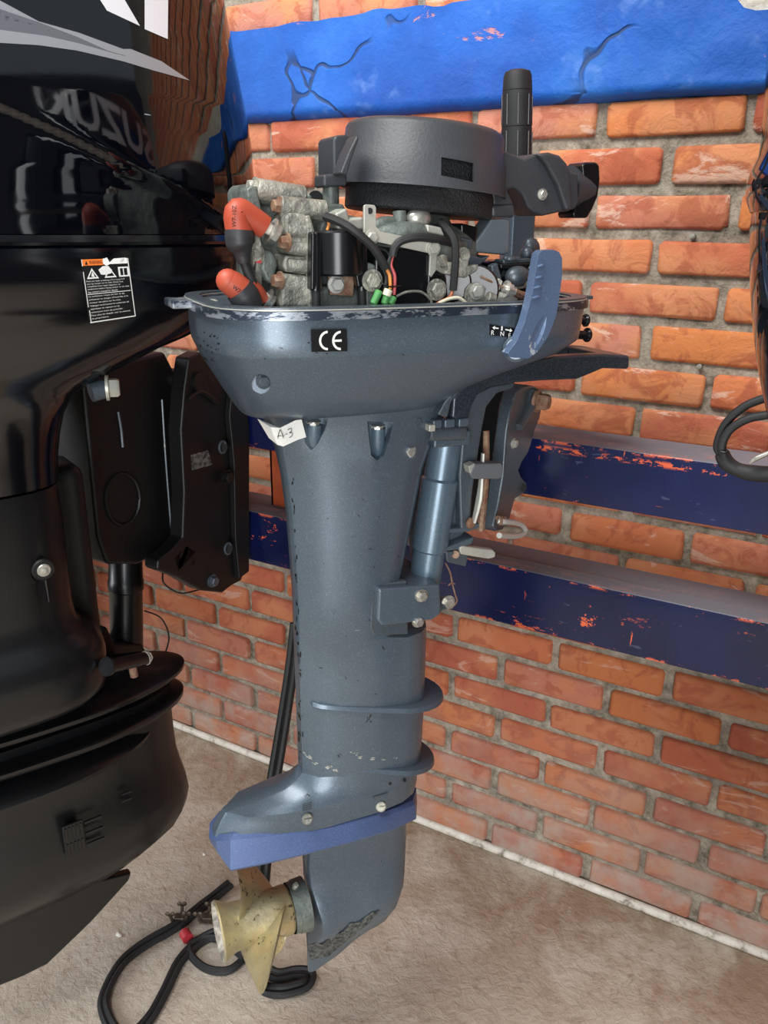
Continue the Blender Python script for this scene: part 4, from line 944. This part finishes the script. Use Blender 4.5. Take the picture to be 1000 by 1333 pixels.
def resample(r, n):                             # even spacing along a closed outline
    q = [Vector(p) for p in r]; q.append(q[0]); ds = [0]
    for a, b in zip(q, q[1:]): ds.append(ds[-1] + (b-a).length)
    out = []; k = 0
    for i in range(n):
        t = ds[-1]*i/n
        while ds[k+1] < t: k += 1
        f = (t-ds[k])/max(1e-9, ds[k+1]-ds[k]); out.append(tuple(q[k].lerp(q[k+1], f)))
    return out
def push(p):
    x, y, z = p; d = crease(x) - z
    if abs(y) < .03: return p
    k = min(1, max(0, d/.020)); k = k*k*(3-2*k)*.006*min(1, (abs(y)-.03)/.08); f = max(0, 1-d/.30) if d > 0 else 1
    return (x, y - math.copysign(k*(.35+.65*f), y), z)
rows = [[push(p) for p in resample(r, 200)] for r in rows]
hood = MB().loft(rows).obj('hood', G_HOOD, big, ang=50)
zr = rows[0][0][2]
def brow(z, g, dx=0): return superring(-.40-g+dx, x1seam+g, .205+g, z, 96, 3.6)
bpart(MB().loft([brow(zr-.0005, -.006), brow(zr-.001, .002), brow(zr-.008, .0035), brow(zr-.0085, -.003), brow(zr-.0125, -.003)]), 'seam_band', G_PAN)
# lower cowl sweeping down into the leg cover
lowr = [(322, 332, .209), (345, 331, .211), (370, 327, .208), (395, 320, .203), (415, 304, .197), (432, 275, .190), (448, 242, .184), (462, 210, .178), (478, 180, .171), (492, 152, .164), (505, 128, .158), (518, 106, .152), (532, 94, .147), (550, 84, .142), (575, 79, .138), (605, 76, .134), (640, 76, .131)]
rr = [brow(zr-.0115, .0)]
for i, (v, u, hw) in enumerate(lowr):
    z = B.P(u-30, v, -hw).z; x0 = -.40 + .012*i
    if z < rr[-1][0][2]: rr.append(bfit(z, None, u, hw, x0, .3, 4.2 if i < 6 else 4.6, 96))
bpart(MB().loft(rr), 'lower_cowl', G_PAN, ang=40)
zc_ = rr[-1][0][2]
ap = [(644, 78, .130), (700, 83, .1295), (760, 88, .129), (810, 94, .129), (832, 99, .130)]
ra = [bfit(B.P(50, 644, -.13).z, None, 74, .126, -.21, .1, 4.6)]
for v, u, hw in ap: ra.append(bfit(B.P(50, v, -.13).z, None, u, hw, -.21, .1, 4.6))
for v, u, hw in ((842, 108, .138), (852, 122, .148), (866, 134, .156), (880, 138, .158), (910, 139, .158), (922, 136, .155), (934, 124, .145), (942, 104, .125)): ra.append(bfit(B.P(90, v, -.15).z, None, u, hw, -.24, .1, 4.2))
ra = [r for i, r in enumerate(ra) if i == 0 or r[0][2] < ra[i-1][0][2]]
lc = bpart(MB().loft(ra), 'leg_cover', S_BLK, ang=40)
p = B.P(57, 742, -.1295)
cut(lc, MB().lathe(p + Vector((0, -.006, .016)), p + Vector((0, -.012, -.055)), [(0, .008), (.12, .016), (.3, .0185), (.6, .014), (1, .002)], 20))
bs = bpart(MB().cyl(p + Vector((0, .016, 0)), p + Vector((0, -.001, 0)), .0145, n=24, ch=.002), 'bolt_cup', S_BLK2)
bpart(MB().cyl(p + Vector((0, .004, 0)), p + Vector((0, -.003, 0)), .0085, n=20, ch=.001), 'washer', M_STEEL, parent=bs); bpart(MB().hexa(p + Vector((0, -.003, 0)), (0, -1, 0), .004, .003, False), 'bolt', M_ALU, parent=bs)
bpart(MB().cyl(p + Vector((.002, .006, -.016)), p + Vector((.002, .004, -.046)), .0022, .0012), 'rib', S_BLK)
# two collars above the gear case
def collar(u, v, un, vn, th, x0=-.30, Yt=-.05):
    z = B.P(u, v, Yt).z; hw = -B.PZ(un, vn, z).y; hw = min(.15, max(.085, hw))
    f = lambda zz, g: fit(B, lambda a, b: egg(a, b, hw+g, zz), None, u+g*900, x0, .2)
    return bpart(MB().loft([f(z-th, -.004), f(z-th*.7, 0), f(z-th*.2, 0), f(z, -.004)]), 'splash_plate', S_BLK, ang=50), z, hw
def egg(x0, x1, hw, z, n=72):
    out = []
    for i in range(n):
        t = 2*PI*i/n; c, s = math.cos(t), math.sin(t); xm = x1-.20
        if c >= 0: x = xm + (x1-xm)*c; y = hw*s
        else: x = xm + (x0-xm)*(-c)**.8; y = hw*math.copysign(abs(s)**.7, s)*(1-.35*(-c)**2)
        out.append((x, y, z))
    return out
_, zp1, h1 = collar(240, 874, 0, 967, .012)
_, zp2, h2 = collar(239, 908, 0, 1010, .014)
print('collars', zp1, h1, zp2, h2)
def grow(z, u, hw, st=.35, x0=-.32):
    def f(a, b):
        r = foil(a, b, hw, z, st); return r
    return fit(B, f, None, u, x0, .2)
gz = lambda v: B.P(200, v, -.06).z
gl = [(915, 223, .060), (930, 222, .059), (960, 224, .058), (990, 227, .058), (1010, 230, .060), (1030, 236, .066), (1050, 243, .073), (1064, 246, .077), (1080, 243, .078), (1096, 232, .074), (1110, 212, .064), (1124, 190, .048), (1138, 172, .030)]
rg = [grow(gz(v), u, hw) for v, u, hw in gl]
bpart(MB().loft(rg), 'gear_case', S_BLK, ang=40)
zk = B.P(0, 1058, -.10).z; f = lambda zz, g: fit(B, lambda a, b: egg(a, b, .105+g, zz), None, 200+g*900, -.34, .2)
bpart(MB().loft([f(zk-.004, -.03), f(zk, 0), f(zk+.006, 0), f(zk+.03, -.035)]), 'cavitation_plate', S_BLK, ang=50)
sk = [(-80, 1180), (60, 1165), (172, 1136), (168, 1147), (120, 1200), (62, 1256), (30, 1272), (0, 1284), (-60, 1296), (-120, 1290)]
bpart(MB().prism([B.P(u, v, -.008) for u, v in sk], (0, .016, 0)), 'skeg', S_BLK, .004)
p0 = B.P(112, 1084, -.079)
g = MB().box(p0 + Vector((-.018, -.002, 0)), (.030, .004, .056)); gr = bpart(g, 'intake_grille', S_BLK2, .001)
for i in range(5): bpart(MB().box(p0 + Vector((-.029+i*.0055, -.0045, .014)), (.0025, .002, .02)), 'slat', S_BLK, parent=gr); bpart(MB().box(p0 + Vector((-.029+i*.0055, -.0045, -.014)), (.0025, .002, .02)), 'slat', S_BLK, parent=gr)
for dz in (.02, 0, -.02): bpart(MB().box(p0 + Vector((.012, -.002, dz)), (.026, .004, .004)), 'rib', S_BLK2, .0005, parent=gr)
for v_ in (1032, 1041): bpart(MB().box(B.P(165, v_, -.066), (.016, .003, .003)), 'vent_slot', M_SHUT)
# silver and white decals lie on the hood
def strip(a, b): return a + b[::-1]
d1 = decal([(-60, -22), (0, 1), (50, 28), (103, 43), (160, 64), (166, 74), (140, 66), (100, 48), (50, 29), (0, 12), (-60, -8)], hood, B, 'stripe', M_SILV, hood)
d2 = decal([(0, 12), (50, 29), (100, 48), (140, 66), (164, 73), (146, 69), (100, 56), (60, 47), (0, 39), (-50, 32), (-50, 20), (0, 25), (50, 34), (20, 24), (0, 19)], hood, B, 'stripe', M_SILV2, hood)
d3 = decal([(-50, 32), (0, 39), (60, 47), (100, 56), (146, 69), (166, 74), (160, 64), (170, 64), (210, 80), (247, 105), (200, 92), (160, 80), (100, 66), (50, 59), (0, 56), (-50, 55)], hood, B, 'stripe', M_SILV, hood)
decal([(112, -30), (143, -30), (162, 0), (182, 34), (139, 14), (130, 0)], hood, B, 'emblem', M_WDEC, hood); decal([(188, -40), (219, -40), (218, 51), (188, 38)], hood, B, 'emblem', M_WDEC, hood)
# warning label on the lower cowl
cow = [o for o in big.children if o.name.startswith('lower_cowl')][0]
wl = decal([(105, 338), (166, 336), (176, 411), (116, 420), (113, 400), (111, 385)], cow, B, 'warning_label', M_LBL, big); tag(wl, 'black warning label with orange header and white text')
def onlab(s, t): # s across 0..1, t down 0..1
    a = (105 + 12*t, 338 + 82*t); b = (166 + 10*t, 336 + 75*t); return (a[0] + (b[0]-a[0])*s, a[1] + (b[1]-a[1])*s)
def lq(s0, t0, s1, t1, mat, name='print', lift=.001): return decal([onlab(s0, t0), onlab(s1, t0), onlab(s1, t1), onlab(s0, t1)], cow, B, name, mat, wl, lift, 1)
M_OHD = m_plain('orange_print', 'e8772a', .5)
lq(.02, .0, .46, .10, M_OHD)
decal([onlab(*q) for q in ((.46, 0), (.56, -.02), (.60, .06), (.70, .0), (.72, .07), (.9, .08), (.93, -.01), (.98, .0), (.98, .09), (.60, .09), (.52, .12), (.46, .08))], cow, B, 'print', M_INK, wl, .001, 1)
for a in ((0, 0, .016, .75), (.012, .80, .03, 1), (.982, 0, 1, .5), (.982, .5, 1, 1), (0, .982, 1, 1), (.03, .545, .97, .555)): lq(*a, M_INK, lift=.0016)
def tri(cx_, t0, w, h):
    o = [(cx_, t0), (cx_+w, t0+h), (cx_-w, t0+h)]; i = [(cx_, t0+h*.25), (cx_+w*.66, t0+h*.86), (cx_-w*.66, t0+h*.86)]
    for k in range(3): decal([onlab(*o[k]), onlab(*o[(k+1) % 3]), onlab(*i[(k+1) % 3]), onlab(*i[k])], cow, B, 'symbol', M_INK, wl, .001, 1)
tri(.2, .14, .13, .17); tri(.58, .14, .13, .17)
decal([onlab(*q) for q in ((.34, .17), (.44, .12), (.56, .12), (.63, .19), (.6, .24), (.48, .26), (.38, .25))], cow, B, 'torn_patch', M_INK, wl, .0012, 1)
decal([onlab(*q) for q in ((.17, .27), (.19, .22), (.21, .2), (.23, .24), (.24, .29))], cow, B, 'symbol', M_INK, wl, .001, 1)
for q in ((.76, .16, .80, .31), (.86, .15, .88, .29), (.95, .16, .985, .31), (.76, .145, .98, .165), (.76, .285, .98, .31)): lq(*q, M_INK, 'symbol')
decal([onlab(.07, .085), onlab(.10, .02), onlab(.13, .085)], cow, B, 'symbol', M_LBL, wl, .0014, 1)
def lettered(s, s0, t0, t1, mat, F, target, parent, size=None, name='lettering', place=onlab, lift=.0012):   # flat lettering laid on a curved panel
    c = bpy.data.curves.new('t', 'FONT'); c.body = s; c.size = 1; c.resolution_u = 2; o = bpy.data.objects.new('t', c)
    me = bpy.data.meshes.new_from_object(o); bpy.data.objects.remove(o); bpy.data.curves.remove(c)
    xs = [v.co.x for v in me.vertices]; ys = [v.co.y for v in me.vertices]; x0, x1, y0, y1 = min(xs), max(xs), min(ys), max(ys)
    h = t1-t0
    bm = bmesh.new(); bm.from_mesh(me); bpy.data.meshes.remove(me)
    bv = BV(target)
    for v in bm.verts:
        u, w = place(s0[0] + (s0[1]-s0[0])*(v.co.x-x0)/(x1-x0), t1 - h*(v.co.y-y0)/(y1-y0))
        d = F.d(u, w).normalized(); k = bv.ray_cast(F.c, d)
        v.co = k[0] + (k[1] if k[1].dot(d) < 0 else -k[1])*lift if k[0] else F.P(u, w, -.2)
    m = MB(); m.b.free(); m.b = bm; return m.obj(name, mat, parent, ang=60)
lettered('WARNING', (.16, .44), .02, .08, M_LBL, B, cow, wl, lift=.0014)
T1 = ['Fuel can leak creating a fire hazard if', 'you lay motor on its side. Drain fuel', 'completely from vapor separator or', 'carburetor before laying motor on its side.', 'See owner\u2019s manual for details.']
T2 = ['Le carburant risque de fuir et de', 'pr\u00e9senter un danger d\u2019incendie si le', 'moteur est plac\u00e9 sur le c\u00f4t\u00e9.', 'Vidanger enti\u00e8rement le carburant du', 's\u00e9parateur de vapeurs ou du', 'carburateur avant de proc\u00e9der.', 'Pour plus de d\u00e9tails, voir le manuel', 'du propri\u00e9taire.']
for i, t in enumerate(T1): lettered(t, (.05, .05 + .021*len(t)), .335+i*.042, .365+i*.042, M_INK, B, cow, wl)
for i, t in enumerate(T2): lettered(t, (.05, .05 + .0235*len(t)), .575+i*.05, .607+i*.05, M_INK, B, cow, wl)
# bracket, trim cylinder
xb = on_wall(321, 620, YB-.003).x
def KB(u, v, dx=0.0):
    d = ray(u, v); t = (xb+dx)/d.x; return B.I @ (Vector((0, 0, CH)) + d*t)
bdir = lambda v: B.I.to_3x3() @ Vector(v)
bo = [(246, 466), (262, 458), (290, 474), (310, 500), (316, 516), (318, 560), (318, 742), (315, 756), (303, 762), (290, 772), (262, 769), (232, 752), (205, 742), (206, 730), (224, 716), (238, 700), (240, 640), (236, 560), (240, 510)]
kb = MB().prism([KB(*p) for p in bo], bdir((-.03, 0, 0))).obj('clamp_bracket', S_BLK2, big, bev=.004, seg=3)
bpart(MB().prism([KB(*p) + bdir((-.27, 0, 0)) for p in bo], bdir((-.03, 0, 0))), 'clamp_bracket', S_BLK2, .004)
bpart(MB().prism([KB(*p) for p in ((296, 500), (314, 520), (318, 560), (318, 742), (305, 752), (300, 700), (298, 600), (292, 540))], bdir((.012, 0, 0))), 'bracket_flange', S_BLK2, .002)
for u_, v_, w_ in ((290, 582, .010), (297, 714, .010)):
    o = bpart(MB().tube([KB(u_, v_, .015) + bdir((0, math.cos(2*PI*i/16)*w_*.85, math.sin(2*PI*i/16)*w_)) for i in range(17)], .002, 6, sm=False), 'slot_ring', M_DK); bpart(MB().cyl(KB(u_, v_, .012), KB(u_, v_, .0135), .008), 'hole', M_SHUT, parent=o)
bpart(MB().hexa(KB(296, 621, .012), bdir((1, 0, 0)), .010, .008), 'bolt', S_BLK2); bpart(MB().hexa(KB(276, 756, .0), bdir((1, 0, 0)), .009, .01), 'bolt', M_DK)
bpart(MB().tube([KB(245, 520, .003), KB(262, 510, .004), KB(284, 525, .004)], .004, 8), 'rib', S_BLK2)
bpart(MB().prism([KB(*p) for p in ((248, 592), (270, 586), (276, 605), (250, 612))], bdir((.001, 0, 0))), 'small_label', m_plain('worn_label', '1c1d1e', .6, col2='6a6a66', vs=160))
bpart(MB().cyl(KB(262, 497) + bdir((-.3, 0, 0)), KB(262, 497, .006), .016), 'tilt_tube', S_BLK2)
bpart(MB().cyl(KB(236, 560, -.02), KB(240, 700, -.02), .010), 'cast_edge', S_BLK2); bpart(MB().prism([KB(*p, -.03) for p in ((206, 722), (225, 704), (240, 712), (236, 732), (214, 740))], bdir((.03, 0, 0))), 'pivot_ear', S_BLK2, .003)
xm = xb - .05
def KM(u, v, dx=0.0): return KB(u, v, -.05+dx)
sw = [(108, 500), (150, 474), (215, 458), (236, 500), (238, 620), (240, 690), (214, 716), (180, 735), (140, 735), (128, 700), (118, 600)]
bpart(MB().prism([KM(*p) for p in sw], bdir((-.17, 0, 0))), 'swivel_bracket', S_BLK2, .006, seg=3)
ov = [(160 + 22*math.cos(2*PI*i/20), 650 + 34*math.sin(2*PI*i/20)) for i in range(20)]
o = bpart(MB().tube([KM(u, v, .002) for u, v in ov + ov[:1]], .0025, 6, sm=False), 'oval_boss', S_BLK2)
bpart(MB().tube([KM(154, 536, .002), KM(158, 560, .002), KM(160, 582, .002)], .0022, 6), 'rib', M_DK)
bpart(MB().tube([KM(211, 520, .001), KM(216, 600, .001), KM(223, 690, .001)], .0018, 6), 'edge_line', M_DK)
cyl0, cyl1 = KM(163, 700, -.05), KM(165, 848, -.05)
bpart(MB().lathe(cyl0, cyl1, [(0, .027), (.35, .028), (.36, .0295), (.44, .0295), (.45, .0275), (1, .0275)], 32), 'trim_cylinder', S_BLK)
bpart(MB().prism([KM(*p, -.02) for p in ((124, 836), (140, 815), (150, 838), (186, 838), (192, 850), (190, 866), (142, 876), (130, 862))], bdir((-.07, 0, 0))), 'cylinder_foot', S_BLK2, .005)
bpart(MB().cyl(B.P(140, 868, -.15), B.P(189, 857, -.10), .0095), 'hinge_pin', S_BLK); bpart(MB().hexa(B.P(189, 857, -.10), (1, .3, 0), .008, .009), 'bolt', M_ZINC); bpart(MB().cyl(B.P(138, 868, -.151), B.P(141, 867.5, -.149), .013), 'washer', S_BLK)
bpart(MB().cyl(B.P(172, 866, -.06), B.P(175, 880, -.06), .006), 'brass_fitting', M_RUST)
bpart(MB().tube([KM(212, 744, -.0), KM(214, 760, .02), KM(235, 772, .02), KM(258, 768, 0)], .0014, 6), 'cable', M_RUB)
bpart(MB().tube([KM(188, 795), KM(210, 805, .01), KM(220, 830, .01), KM(212, 858, .01), KM(205, 870, .01)], .0014, 6), 'cable', M_RUB)
bpart(MB().hexa(B.P(138, 505, -.14), (1, -.4, 0), .012, .016), 'grease_cap', M_ZINC); bpart(MB().cyl(B.P(118, 511, -.13), B.P(136, 506, -.13), .012), 'link_arm_end', M_DK)
bpart(MB().box(Vector((.02, 0, (zc_+zp1)/2)), (.2, .09, zc_-zp1)), 'drive_shaft_housing', S_BLK2, .02, seg=3)
# ================================================================ third motor, its hood just inside the right edge
Cm = Frame(.225, .70, 90)
th = thing('outboard_motor', 'dark glossy motor hood cut off by the right edge, brick reflected in it', 'outboard motor', Cm.o, Cm.a)
G_3 = m_gloss('gloss_dark_hood', False, .05)
def fithw(z, ul, x0, x1, e=2.8):
    hw = .2
    for _ in range(7):
        u = min(frame_uv(Cm, p)[0] for p in superring(x0, x1, hw, z, 72, e)); hw += (u-ul)/1400
    return superring(x0, x1, hw, z, 110, e)
def zc3(v): return Cm.PX(978, v, .10).z
h3 = [fithw(zc3(v), u, a, b) for v, u, a, b in ((282, 979, -.28, .24), (270, 974, -.285, .245), (256, 974, -.285, .245), (244, 979, -.28, .24), (230, 990, -.28, .238), (215, 995, -.28, .235), (180, 1001, -.275, .23), (120, 1008, -.27, .22), (60, 1014, -.26, .21), (0, 1020, -.25, .20), (-70, 1026, -.245, .20), (-140, 1033, -.235, .19), (-210, 1043, -.22, .175), (-270, 1056, -.19, .14), (-310, 1076, -.14, .09), (-325, 1105, -.08, .04))]
hood3 = MB().loft(h3).obj('hood', G_3, th, ang=50)
p3 = [fithw(zc3(v), u, a, b) for v, u, a, b in ((283, 981, -.275, .235), (300, 978, -.28, .24), (330, 977, -.278, .238), (365, 978, -.27, .232), (410, 982, -.255, .22), (450, 989, -.235, .20), (490, 999, -.21, .18), (520, 1010, -.18, .15), (545, 1030, -.15, .12))]
MB().loft(p3).obj('lower_cowl', G_3, th, ang=50)
zb3 = p3[-1][0][2]
MB().loft([foil(-.16, .13, .09, zb3+.02, .3), foil(-.15, .12, .08, .75, .3), foil(-.13, .10, .065, .52, .3)]).obj('drive_shaft_housing', S_BLK, th)
MB().loft([foil(-.3, .16, .09, .515, .5), foil(-.3, .16, .09, .505, .5)]).obj('cavitation_plate', S_BLK, th)
MB().loft([foil(-.14, .11, .05, .505, .5), foil(-.15, .13, .045, .42, .6), foil(-.16, .13, .055, .36, .9), foil(-.14, .10, .045, .31, .8), foil(-.11, .03, .010, .25, .5), foil(-.1, -.02, .006, .15, .5)]).obj('gear_case', S_BLK, th)
MB().box((.17, 0, 1.0), (.10, .10, .34)).obj('swivel_bracket', S_BLK2, th, bev=.01)
for y in (-.11, .085): MB().prism([(YB-.003-.70, y, 1.09), (YB-.003-.70, y, .77), (.31, y, .77), (.2, y, .86), (.2, y, 1.06), (.28, y, 1.09)], (0, .03, 0)).obj('clamp_bracket', S_BLK2, th, bev=.004)
# SUZUKI on the side of its hood, facing the big motor
bv = BVHTree.FromPolygons([v.co.copy() for v in hood3.data.vertices], [tuple(p.vertices) for p in hood3.data.polygons])
c = bpy.data.curves.new('t', 'FONT'); c.body = 'SUZUKI'; c.size = 1; c.resolution_u = 2; c.offset = .025; o = bpy.data.objects.new('t', c)
me = bpy.data.meshes.new_from_object(o); bpy.data.objects.remove(o); bpy.data.curves.remove(c); bm = bmesh.new(); bm.from_mesh(me); bpy.data.meshes.remove(me)
for _ in range(2): bmesh.ops.subdivide_edges(bm, edges=[e for e in bm.edges if e.calc_length() > .12], cuts=1); bmesh.ops.triangulate(bm, faces=[f for f in bm.faces if len(f.verts) > 3])
for v in bm.verts:
    x = .168 - v.co.x*.100; z = 1.50 + v.co.y*.095 + v.co.x*.026
    k = bv.ray_cast(Vector((x, 1, z)), Vector((0, -1, 0))); v.co = (k[0] + Vector((0, .001, 0))) if k[0] else Vector((x, .25, z))
m = MB(); m.b.free(); m.b = bm; o = m.obj('lettering', M_WDEC, hood3); tag(o, 'SUZUKI in white letters on the hood side')
# ================================================================ cables and loose things
def wp(u, v, y): return on_wall(u, v, y)
cb = thing('cable_loop', 'pair of black cables looping out at the right edge before the upper rail', 'cable', wp(990, 560, .93))
def W_(m, o): 
    return m
o0 = cb.location.copy()
def ctube(pts, r, name, mat, parent, y=.93, **k):
    return MB().tube([wp(u, v, y + (q[0] if q else 0)) - o0 for u, v, *q in pts], r, 10, **k).obj(name, mat, parent)
ctube([(1040, 505), (1000, 517), (968, 530), (944, 553), (934, 580), (940, 592)], .0046, 'cable', M_RUB, cb)
ctube([(1040, 535), (1000, 540), (972, 546), (950, 560), (940, 580), (943, 594)], .0046, 'cable', M_RUB, cb, y=.922)
ctube([(940, 590), (946, 602), (960, 611), (980, 616), (1010, 617), (1040, 612)], [.0078, .0085, .0075, .009, .0085, .009], 'sleeve', M_RUB, cb)
ctube([(1020, 580), (1000, 590), (984, 597), (976, 603)], [.002, .0025, .003, .0015], 'bare_strand', M_STEEL, cb, y=.915)
ctube([(938, 588), (944, 589), (948, 586)], .0018, 'cable_tie', M_BLK, cb, y=.915)
# flat twin cable hanging from the motor to the floor, folding into a loop
fl = lambda u, v, z=.008: on_floor(u, v, z)
hang = [on_wall(386, 812, 1.02), on_wall(380, 866, 1.0), on_wall(372, 920, .97), on_wall(364, 970, .93), on_wall(356, 1018, .89), on_wall(348, 1080, .85), on_wall(341, 1160, .79), fl(339, 1250, .10), fl(343, 1284, .012)]
tl_ = [fl(362, 1290, .012), fl(382, 1287, .012), fl(400, 1280, .012), fl(403, 1268, .012), fl(385, 1266, .012), fl(362, 1270, .013), fl(345, 1262, .014), fl(330, 1252, .012), fl(322, 1240, .012)]
cc_ = thing('battery_cable', 'black twin battery cable hanging behind the blue leg and coiled on the floor', 'cable', fl(300, 1255, 0))
q0 = cc_.location.copy()
def wire2(pts, r, gap, name='cable', mat=None):
    q = [Vector(p) for p in spline(pts, 5)]
    for s_ in (-1, 1):
        out = []
        for i, p in enumerate(q):
            d = (q[min(i+1, len(q)-1)] - q[max(i-1, 0)]).normalized(); n_ = d.cross(Vector((0, -.6, .8))); n_ = n_.normalized() if n_.length > .01 else Vector((1, 0, 0))
            out.append(p + n_*(s_*gap/2) - q0)
        MB().tube(out, r, 8, sm=False).obj(name, mat or M_RUB, cc_)
wire2(hang + tl_, .0062, .0125)
wire2([fl(325, 1240), fl(300, 1262), fl(272, 1262), fl(252, 1248), fl(247, 1232), fl(262, 1222), fl(285, 1222, .012), fl(305, 1236, .016), fl(318, 1246, .02)], .0055, .004)
wire2([fl(300, 1150, .012), fl(278, 1168), fl(262, 1180), fl(230, 1205), fl(190, 1228), fl(160, 1252), fl(140, 1285), fl(135, 1310), fl(148, 1340), fl(170, 1348), fl(195, 1325), fl(215, 1290), fl(235, 1250), fl(262, 1224), fl(290, 1214, .014), fl(320, 1222, .016)], .0058, .0115)
rb_ = MB().tube([fl(240, 1214, .012)-q0, fl(245, 1222, .012)-q0], .011, 10, sm=False).obj('red_tape', m_plain('red_tape', 'b5303a', .5), cc_)
M_OLD = m_plain('tarnished_brass', '4a4036', .5, .5, col2='6b5f50', vs=80)
for cu, cv in ((234, 1192), (270, 1192)):
    c0 = fl(cu, cv, .016); c_ = thing('battery_clamp', 'corroded wing-nut battery terminal lying %s' % ('left of the propeller hub, beside the red tape' if cu < 250 else 'half hidden behind the propeller hub'), 'battery terminal', Vector((c0.x, c0.y, 0)), R(30), 'battery terminals on the floor')
    MB().box((0, 0, .010), (.022, .016, .014)).obj('terminal_body', M_OLD, c_, bev=.003)
    for sx, sy in ((-1, -.6), (1, -.5), (.1, 1)):
        b_ = MB().cyl((sx*.012, sy*.012, .006), (sx*.016, sy*.016, .026), .0032).obj('stud', M_OLD, c_)
        MB().sph((sx*.016+.005, sy*.016, .030), .0048, (1, .5, 1.1), 8).sph((sx*.016-.005, sy*.016, .030), .0048, (1, .5, 1.1), 8).obj('wing_nut', M_OLD, c_)
for i, (u_, v_, s_, l_) in enumerate(((155, 1218, .006, 'white paper crumb on the concrete left of the coiled cable'), (335, 1072, .009, 'pale pebble on the floor beside the white skirting pipe'), (266, 1113, .004, 'tiny white crumb on the floor below the blue plate'))):
    p = fl(u_, v_, 0); m = MB(); m.sph((0, 0, s_*.45), s_, (1.2, .9, .5), 8)
    for v in m.b.verts: v.co += Vector(noise.noise_vector(v.co*300+Vector((i*9, 0, 0))))*s_*.3
    o = m.obj('crumb' if i != 1 else 'pebble', M_WHT if i != 1 else M_ALU, None); o.location = p; tag(o, l_, 'debris')
# screws left in the mortar
for u_, v_, l_ in ((902, 308, 'small screw in the mortar joint right of the pull handle'), (911, 477, 'screw plug in the mortar right of the steering yoke')):
    p = on_wall(u_, v_, WY-.004); o = MB().cyl((0, .01, 0), (0, -.006, 0), .0045, ch=.001).cyl((0, -.005, 0), (0, -.008, 0), .0022).obj('wall_screw', M_ALU, None); o.location = p; tag(o, l_, 'screw')
